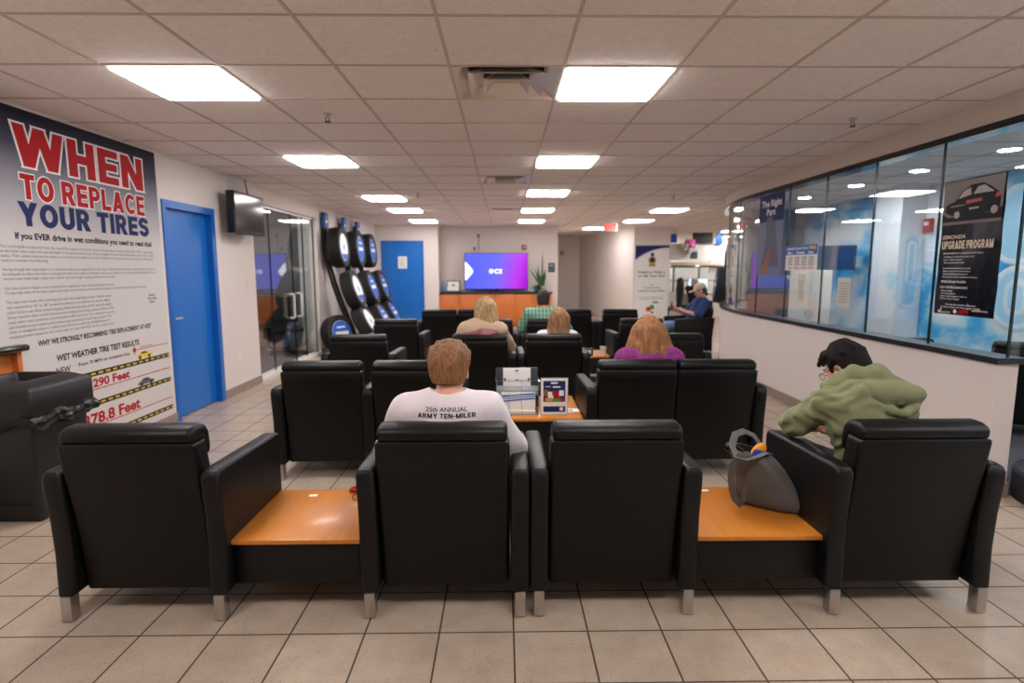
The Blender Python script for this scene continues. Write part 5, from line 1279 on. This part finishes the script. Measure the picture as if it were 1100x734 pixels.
for k in range(34):
    a = k * .83; h0 = .125 - .11 * (k / 34) ** 1.3; r0 = .098 * math.sqrt(max(0, 1 - ((h0 - .045) / .088) ** 2)); q = lambda an, r, z: J['head'] + R @ A3((r * math.sin(an), -.022 + r * 1.06 * math.cos(an), z))
    if (math.cos(a) > .55 or abs(math.sin(a)) > .75) and h0 < .07: continue
    S.cap(q(a, r0 * .93, h0), q(a + .35, r0 * 1.04 + .004, h0 - .035 - rr.uniform(0, .012)), .013, .005, .009)
S.build('hair', 'hair_ginger', p1, strands(.0013, 480, 3, .5))

# --- person in the green hoodie, front row right
J = base_joints(pelvis=(.0, .28, .515), waist=(-.02, .285, .67), chest=(-.06, .31, .81), neck=(-.06, .365, .915), head=(-.068, .455, .992), look=(-.42, .75, -.48), shL=(-.22, .335, .85), shR=(.105, .31, .85), elL=(-.3, .46, .72), elR=(.2, .42, .66),
                wrL=(-.11, .62, .655), wrR=(.02, .64, .62), hdL=(.5, .8, .1), hdR=(-.5, .8, .2), nL=(.3, .2, -.9), nR=(-.3, -.2, .9), brow='hair_dark')
p2 = thing('person', 'person with dark hair and glasses in a green hoodie, leaning forward in the front row', 'person', (1.741, 2.285, 0))
body(p2, J, .006, 'skin_red'); trousers(p2, J, 'dark_trousers', .009)
def cuffs(S):
    for t_ in (.66, .8, .94):
        c = J['shL'] + (J['elL'] - J['shL']) * t_; S.ell(c + A3((-.005, 0, 0)), (.066, .011, .066), .006, R=frame(J['elL'] - J['shL'] + A3((0, 0, .1 * (t_ - .8)))))
hd = top(p2, J, 'hoodie', .0055, .022, 1.2, .0075, f=(38, 120), seed=9, drop=cuffs, neck=.056, k=.03)
S = SDF(.005)
S.cap((-.215, .365, .925), (-.1, .365, .975), .028, .045, .03).cap((-.1, .365, .975), (.0, .33, .985), .045, .048, .03).cap((.0, .33, .985), (.13, .275, .915), .046, .034, .03)
S.ell((.015, .25, .915), (.15, .062, .066), .02, R=np.array(Matrix.Rotation(-.2, 3, 'Z') @ Matrix.Rotation(.55, 3, 'X')))
S.chain([(-.215, .335, .905), (-.1, .265, .872), (.0, .205, .848), (.045, .19, .838), (.1, .205, .862), (.15, .24, .9)], [.015, .02, .022, .022, .02, .015], .012)
S.chain([(-.16, .345, .955), (-.05, .27, .935), (.03, .225, .9)], [.01, .014, .01], .012).chain([(.12, .26, .94), (.06, .23, .92), (.03, .2, .88)], [.01, .012, .01], .012)
hp = S.build('hood', 'hoodie', p2, folds(.004, 30, 90, 12))
R = frame(J['look'])
S = SDF(.0045); cap_hair(S, J['head'], R, .013, 1., -.062, crown=.002)
for k in range(14):
    a = k * .6; q = lambda r, z: J['head'] + R @ A3((r * math.sin(a), -.02 + r * math.cos(a), z)); S.cap(q(.03, .125), q(.088, .085 - .015 * (k % 3)), .018, .011, .014)
for s in (-.04, -.01, .02, .05): S.cap(J['head'] + R @ A3((s, .05, .1)), J['head'] + R @ A3((s * 1.25, .093, .06)), .02, .01, .014)
S.build('hair', 'hair_dark', p2, strands(.0013, 430, 6, .5))
P = lambda x, y, z: tuple(J['head'] + R @ A3((x, y, z)))
m = MB()
for s in (-1, 1):
    m.tube([P(s * .033 + .021 * math.cos(a), .112, .004 + .017 * math.sin(a)) for a in [i * PI / 8 for i in range(17)]], .0016, 6)
    m.tube([P(s * .054, .11, .01), P(s * .08, .07, .012), P(s * .085, .0, .012), P(s * .083, -.015, -.006)], .0018, 6)
m.tube([P(-.012, .112, .008), P(.012, .112, .008)], .0016, 6); m.build('glasses', 'black_gloss', p2)
SDF(.003).ell(P(-.088, .004, -.012), (.006, .008, .009), 0).cap(P(-.09, .006, -.015), P(-.088, .014, -.045), .0035, .0035, .003).build('earbud', 'white_ink', p2)
ph = thing('phone', 'dark phone with a pink case held in the lap of the green hoodie person', 'phone', (1.741 - .055, 2.285 + .735, .655), .2)
MB().box((-.036, -.075, -.004), (.036, .075, .004), .003).build('phone_body', 'pink_petal', ph); MB().box((-.033, -.07, .004), (.033, .07, .0048)).build('screen', 'phone', ph, None)

# --- person with the shoulder-length bob in the purple sweater, second row
def long_hair(c, R, pts, vox, m, par, t=.018, seed=1, amp=.0022, f=240, crown=.005):
    S = SDF(vox); P = lambda x, y, z: A3(c) + R @ A3((x, y, z))
    S.ell(P(0, -.014, .034 + crown), (.074 + t, .092 + t, .09 + t), .02, R=R); S.ell(P(0, -.035, -.03), (.075 + t, .075 + t, .085), .03, R=R)
    S.boxx(P(0, .115, -.06), (.2, .06, .13), .01, .02, '-', R=R)
    for a, b, ra, rb in pts: S.cap(A3(c) + A3(a), A3(c) + A3(b), ra, rb, .03)
    return S.build('hair', m, par, strands(amp, f, seed))
J = base_joints(head=(.0, .235, .995), neck=(0, .17, .88), look=(-.1, 1, -.15), chest=(0, .175, .77), waist=(0, .2, .62), shL=(-.17, .17, .835), shR=(.17, .17, .835), elL=(-.25, .27, .62), elR=(.25, .27, .62))
p3 = thing('person', 'person with an auburn shoulder-length bob in a purple cable sweater, second row', 'person', (1.055, 3.93, 0))
body(p3, J, .009); trousers(p3, J, 'dark_trousers', .012); top(p3, J, 'purple_knit', .008, .03, 1.9, .004, name='sweater', f=(20, 50), seed=2)
R = frame(J['look'])
long_hair(J['head'], R, [((-.07, -.03, .03), (-.135, -.05, -.13), .06, .05), ((.07, -.03, .03), (.14, -.05, -.125), .06, .05), ((-.03, -.07, .04), (-.06, -.1, -.135), .06, .055), ((.03, -.07, .04), (.07, -.1, -.13), .06, .055), ((0, -.07, .0), (0, -.11, -.14), .06, .055)], .007, 'hair_auburn', p3, .022, 5, .003, 230)

# --- person with long blonde hair, third row
J = base_joints(head=(.055, .25, 1.05), neck=(.05, .17, .93), look=(.12, 1, -.2), shL=(-.14, .17, .875), shR=(.2, .17, .87), elL=(-.25, .27, .68), elR=(.285, .33, .68), wrL=(-.1, .5, .6), wrR=(.3, .5, .69), hdR=(.05, 1, -.1), nR=(0, 0, -1))
p4 = thing('person', 'person with long blonde hair in a beige and pink top, third row', 'person', (-.235, 5.53, 0))
body(p4, J, .009); trousers(p4, J, 'denim', .012); top(p4, J, 'beige_knit', .009, .03, 1.8, .005, name='cardigan', seed=3)
S = SDF(.009).ell((.0, .1, .835), (.15, .09, .07), .03).ell((.06, .09, .84), (.12, .085, .06), .03).ell((-.07, .1, .82), (.09, .08, .05), .03); S.build('pink_scarf', 'pink_cloth', p4, folds(.009, 30, 70, 5))
R = frame(J['look'])
long_hair(J['head'], R, [((0, -.06, .06), (.03, -.1, -.18), .085, .07), ((.05, -.05, .04), (.1, -.09, -.25), .055, .04), ((-.05, -.04, .04), (-.06, -.08, -.12), .06, .045), ((.06, -.06, -.1), (.14, -.05, -.35), .045, .014), ((.02, -.1, -.1), (.06, -.13, -.26), .055, .02), ((-.03, -.1, -.05), (-.02, -.13, -.25), .05, .016), ((-.06, -.06, -.03), (-.1, -.08, -.21), .045, .014), ((.08, -.03, .0), (.13, -.04, -.2), .035, .012)], .007, 'hair_blonde', p4, .02, 7, .004, 190)

# --- child with long light brown hair, third row
k = .86
J = base_joints(pelvis=(0, .24, .5), waist=(0, .2, .62), chest=(.03, .19, .745), neck=(.05, .18, .845), head=(.07, .22, .955), look=(.2, 1, -.15), shL=(-.1, .18, .8), shR=(.19, .18, .8), elL=(-.18, .27, .62), elR=(.24, .27, .65), wrL=(-.1, .42, .58), wrR=(.14, .33, .85), hdR=(-.35, .1, .9), nR=(-.9, -.2, -.3),
                hipL=(-.07, .26, .495), hipR=(.07, .26, .495), knL=(-.1, .62, .49), knR=(.1, .62, .49), anL=(-.1, .66, .12), anR=(.1, .66, .12))
p5 = thing('person', 'child with long light brown hair in a white top, third row, hand at the cheek', 'person', (.487, 5.53, 0))
body(p5, J, .009, 'skin', k); trousers(p5, J, 'denim', .012, k); top(p5, J, 'tee_white', .009, .022, 1.5, .004, sc=k, seed=6)
R = frame(J['look'])
long_hair(J['head'], R, [((0, -.05, .04), (-.01, -.09, -.15), .075, .065), ((-.05, -.04, .03), (-.09, -.07, -.15), .055, .05), ((.05, -.04, .03), (.05, -.08, -.15), .055, .045), ((-.06, -.07, -.1), (-.13, -.06, -.17), .05, .03), ((.0, -.09, -.12), (.06, -.1, -.17), .05, .04)], .007, 'hair_light', p5, .012, 8, .004, 190)

# --- person in the green plaid shirt, fourth row
J = base_joints(head=(-.05, .25, 1.075), neck=(-.05, .17, .95), look=(.1, 1, -.1), shL=(-.235, .165, .9), shR=(.14, .165, .9), elL=(-.32, .27, .7), elR=(.26, .27, .69), wrL=(-.3, .5, .68), wrR=(.13, .5, .62), hdL=(.0, 1, -.1), nL=(0, 0, -1))
p6 = thing('person', 'person with short dark brown hair in a green plaid shirt, fourth row, facing the television', 'person', (.565, 7.22, 0))
body(p6, J, .01, 'skin_red'); trousers(p6, J, 'dark_trousers', .012); top(p6, J, 'plaid', .009, .03, 1.1, .004, seed=7)
R = frame(J['look']); S = SDF(.007); cap_hair(S, J['head'], R, .014); S.build('hair', 'hair_brown', p6, strands(.0014, 380, 2))

# --- person in the cap, sideways seat by the curved wall
J = base_joints(head=(.0, .11, 1.1), neck=(0, .06, .965), chest=(0, .11, .83), shL=(-.185, .08, .905), shR=(.185, .08, .905), look=(.15, 1, -.38), wrL=(-.06, .46, .78), wrR=(.1, .48, .76), elL=(-.26, .22, .7), elR=(.26, .24, .7), hdL=(.5, .8, .3), hdR=(-.5, .8, .3), nL=(0, -.4, .9), nR=(0, -.4, .9), curl=.9, knL=(-.15, .74, .52), knR=(.15, .72, .5))
p7 = thing('person', 'person in a beige cap, navy T-shirt and jeans looking at a phone, seated sideways', 'person', (3.44, 9.72, 0), PI / 2)
body(p7, J, .008, 'skin_red'); trousers(p7, J, 'denim', .012); top(p7, J, 'navy_tee', .009, .025, .9, .004, seed=8)
R = frame(J['look']); S = SDF(.007); cap_hair(S, J['head'], R, .006, 1., -.06); S.build('hair', 'hair_brown', p7)
P = lambda x, y, z: J['head'] + R @ A3((x, y, z))
S = SDF(.005).ell(P(0, -.012, .045), (.092, .11, .09), .01, R=R).boxx(P(0, 0, -.045), (.2, .2, .075), .01, .006, '-', R=R); S.boxx(P(0, .12, .036), (.07, .06, .006), .006, .012, R=R); S.build('baseball_cap', 'cap_cloth', p7)
ph = thing('phone', 'dark phone held by the person in the beige cap', 'phone', (3.44 - .59, 9.72 + .03, .81), PI / 2)
MB().box((-.038, -.01, -.05), (.038, -.002, .1), .003).build('phone_body', 'phone', ph); MB().box((-.034, -.0112, -.045), (.034, -.01, .095)).build('screen', 'black_gloss', ph, None)

# --- office worker beyond
J = base_joints(head=(0, .25, 1.07), look=(.1, 1, -.15), wrL=(-.15, .55, .78), wrR=(.15, .55, .78), elL=(-.25, .3, .7), elR=(.25, .3, .7))
p8 = thing('person', 'white haired person in black working at the office desk beside the monitor', 'person', (5.15, 16.05, 0), -1.2)
body(p8, J, .012); trousers(p8, J, 'dark_trousers', .014); top(p8, J, 'dark_cloth', .012, .03, 1.8, .004, seed=9)
R = frame(J['look']); S = SDF(.008); cap_hair(S, J['head'], R, .02, 1., -.08); S.build('hair', 'hair_white', p8, strands(.003, 120, 2))
st = thing('stool', 'black office stool under the white haired person', 'stool', (5.2, 16.18, 0))
MB().lathe([(0, .38), (.2, .38), (.21, .41), (.2, .44), (0, .44)], seg=28).build('seat', 'leather', st); MB().lathe([(.025, .02), (.025, .39)], seg=12).build('post', 'steel', st); MB().lathe([(0, 0), (.22, 0), (.22, .02), (0, .03)], seg=28).build('base', 'black_plastic', st)

# ------------------------------------------------------------------ camera, world, view
cam = bpy.data.cameras.new('camera'); co = bpy.data.objects.new('camera', cam); COL.objects.link(co); SC.camera = co
cam.sensor_width = 36; cam.lens = 36 * 616.62 / 1100; cam.clip_end = 100; cam.clip_start = .05
p_, y_, r_ = .1271, .0142, -.0017
fw = Vector((math.sin(y_) * math.cos(p_), math.cos(y_) * math.cos(p_), -math.sin(p_))); rt = Vector((math.cos(y_), -math.sin(y_), 0)); upv = rt.cross(fw)
r1 = rt * math.cos(r_) + upv * math.sin(r_); u1 = -rt * math.sin(r_) + upv * math.cos(r_)
M = Matrix((r1, u1, -fw)).transposed().to_4x4(); M.translation = (0, 0, 1.4848); co.matrix_world = M
cam.dof.use_dof = True; cam.dof.focus_distance = 2.45; cam.dof.aperture_fstop = 2.0
wd = bpy.data.worlds.new('world'); SC.world = wd; wd.use_nodes = True
wd.node_tree.nodes['Background'].inputs[0].default_value = (.9, .92, 1, 1); wd.node_tree.nodes['Background'].inputs[1].default_value = .1
SC.view_settings.view_transform = 'Standard'; SC.view_settings.look = 'None'; SC.view_settings.gamma = 1; SC.view_settings.use_curve_mapping = False
SC.view_settings.exposure = 0.0
SC.cycles.max_bounces = 8; SC.cycles.diffuse_bounces = 4; SC.cycles.glossy_bounces = 4; SC.cycles.transparent_max_bounces = 12
SC.cycles.sample_clamp_indirect = 6
SC.cycles.use_denoising = True
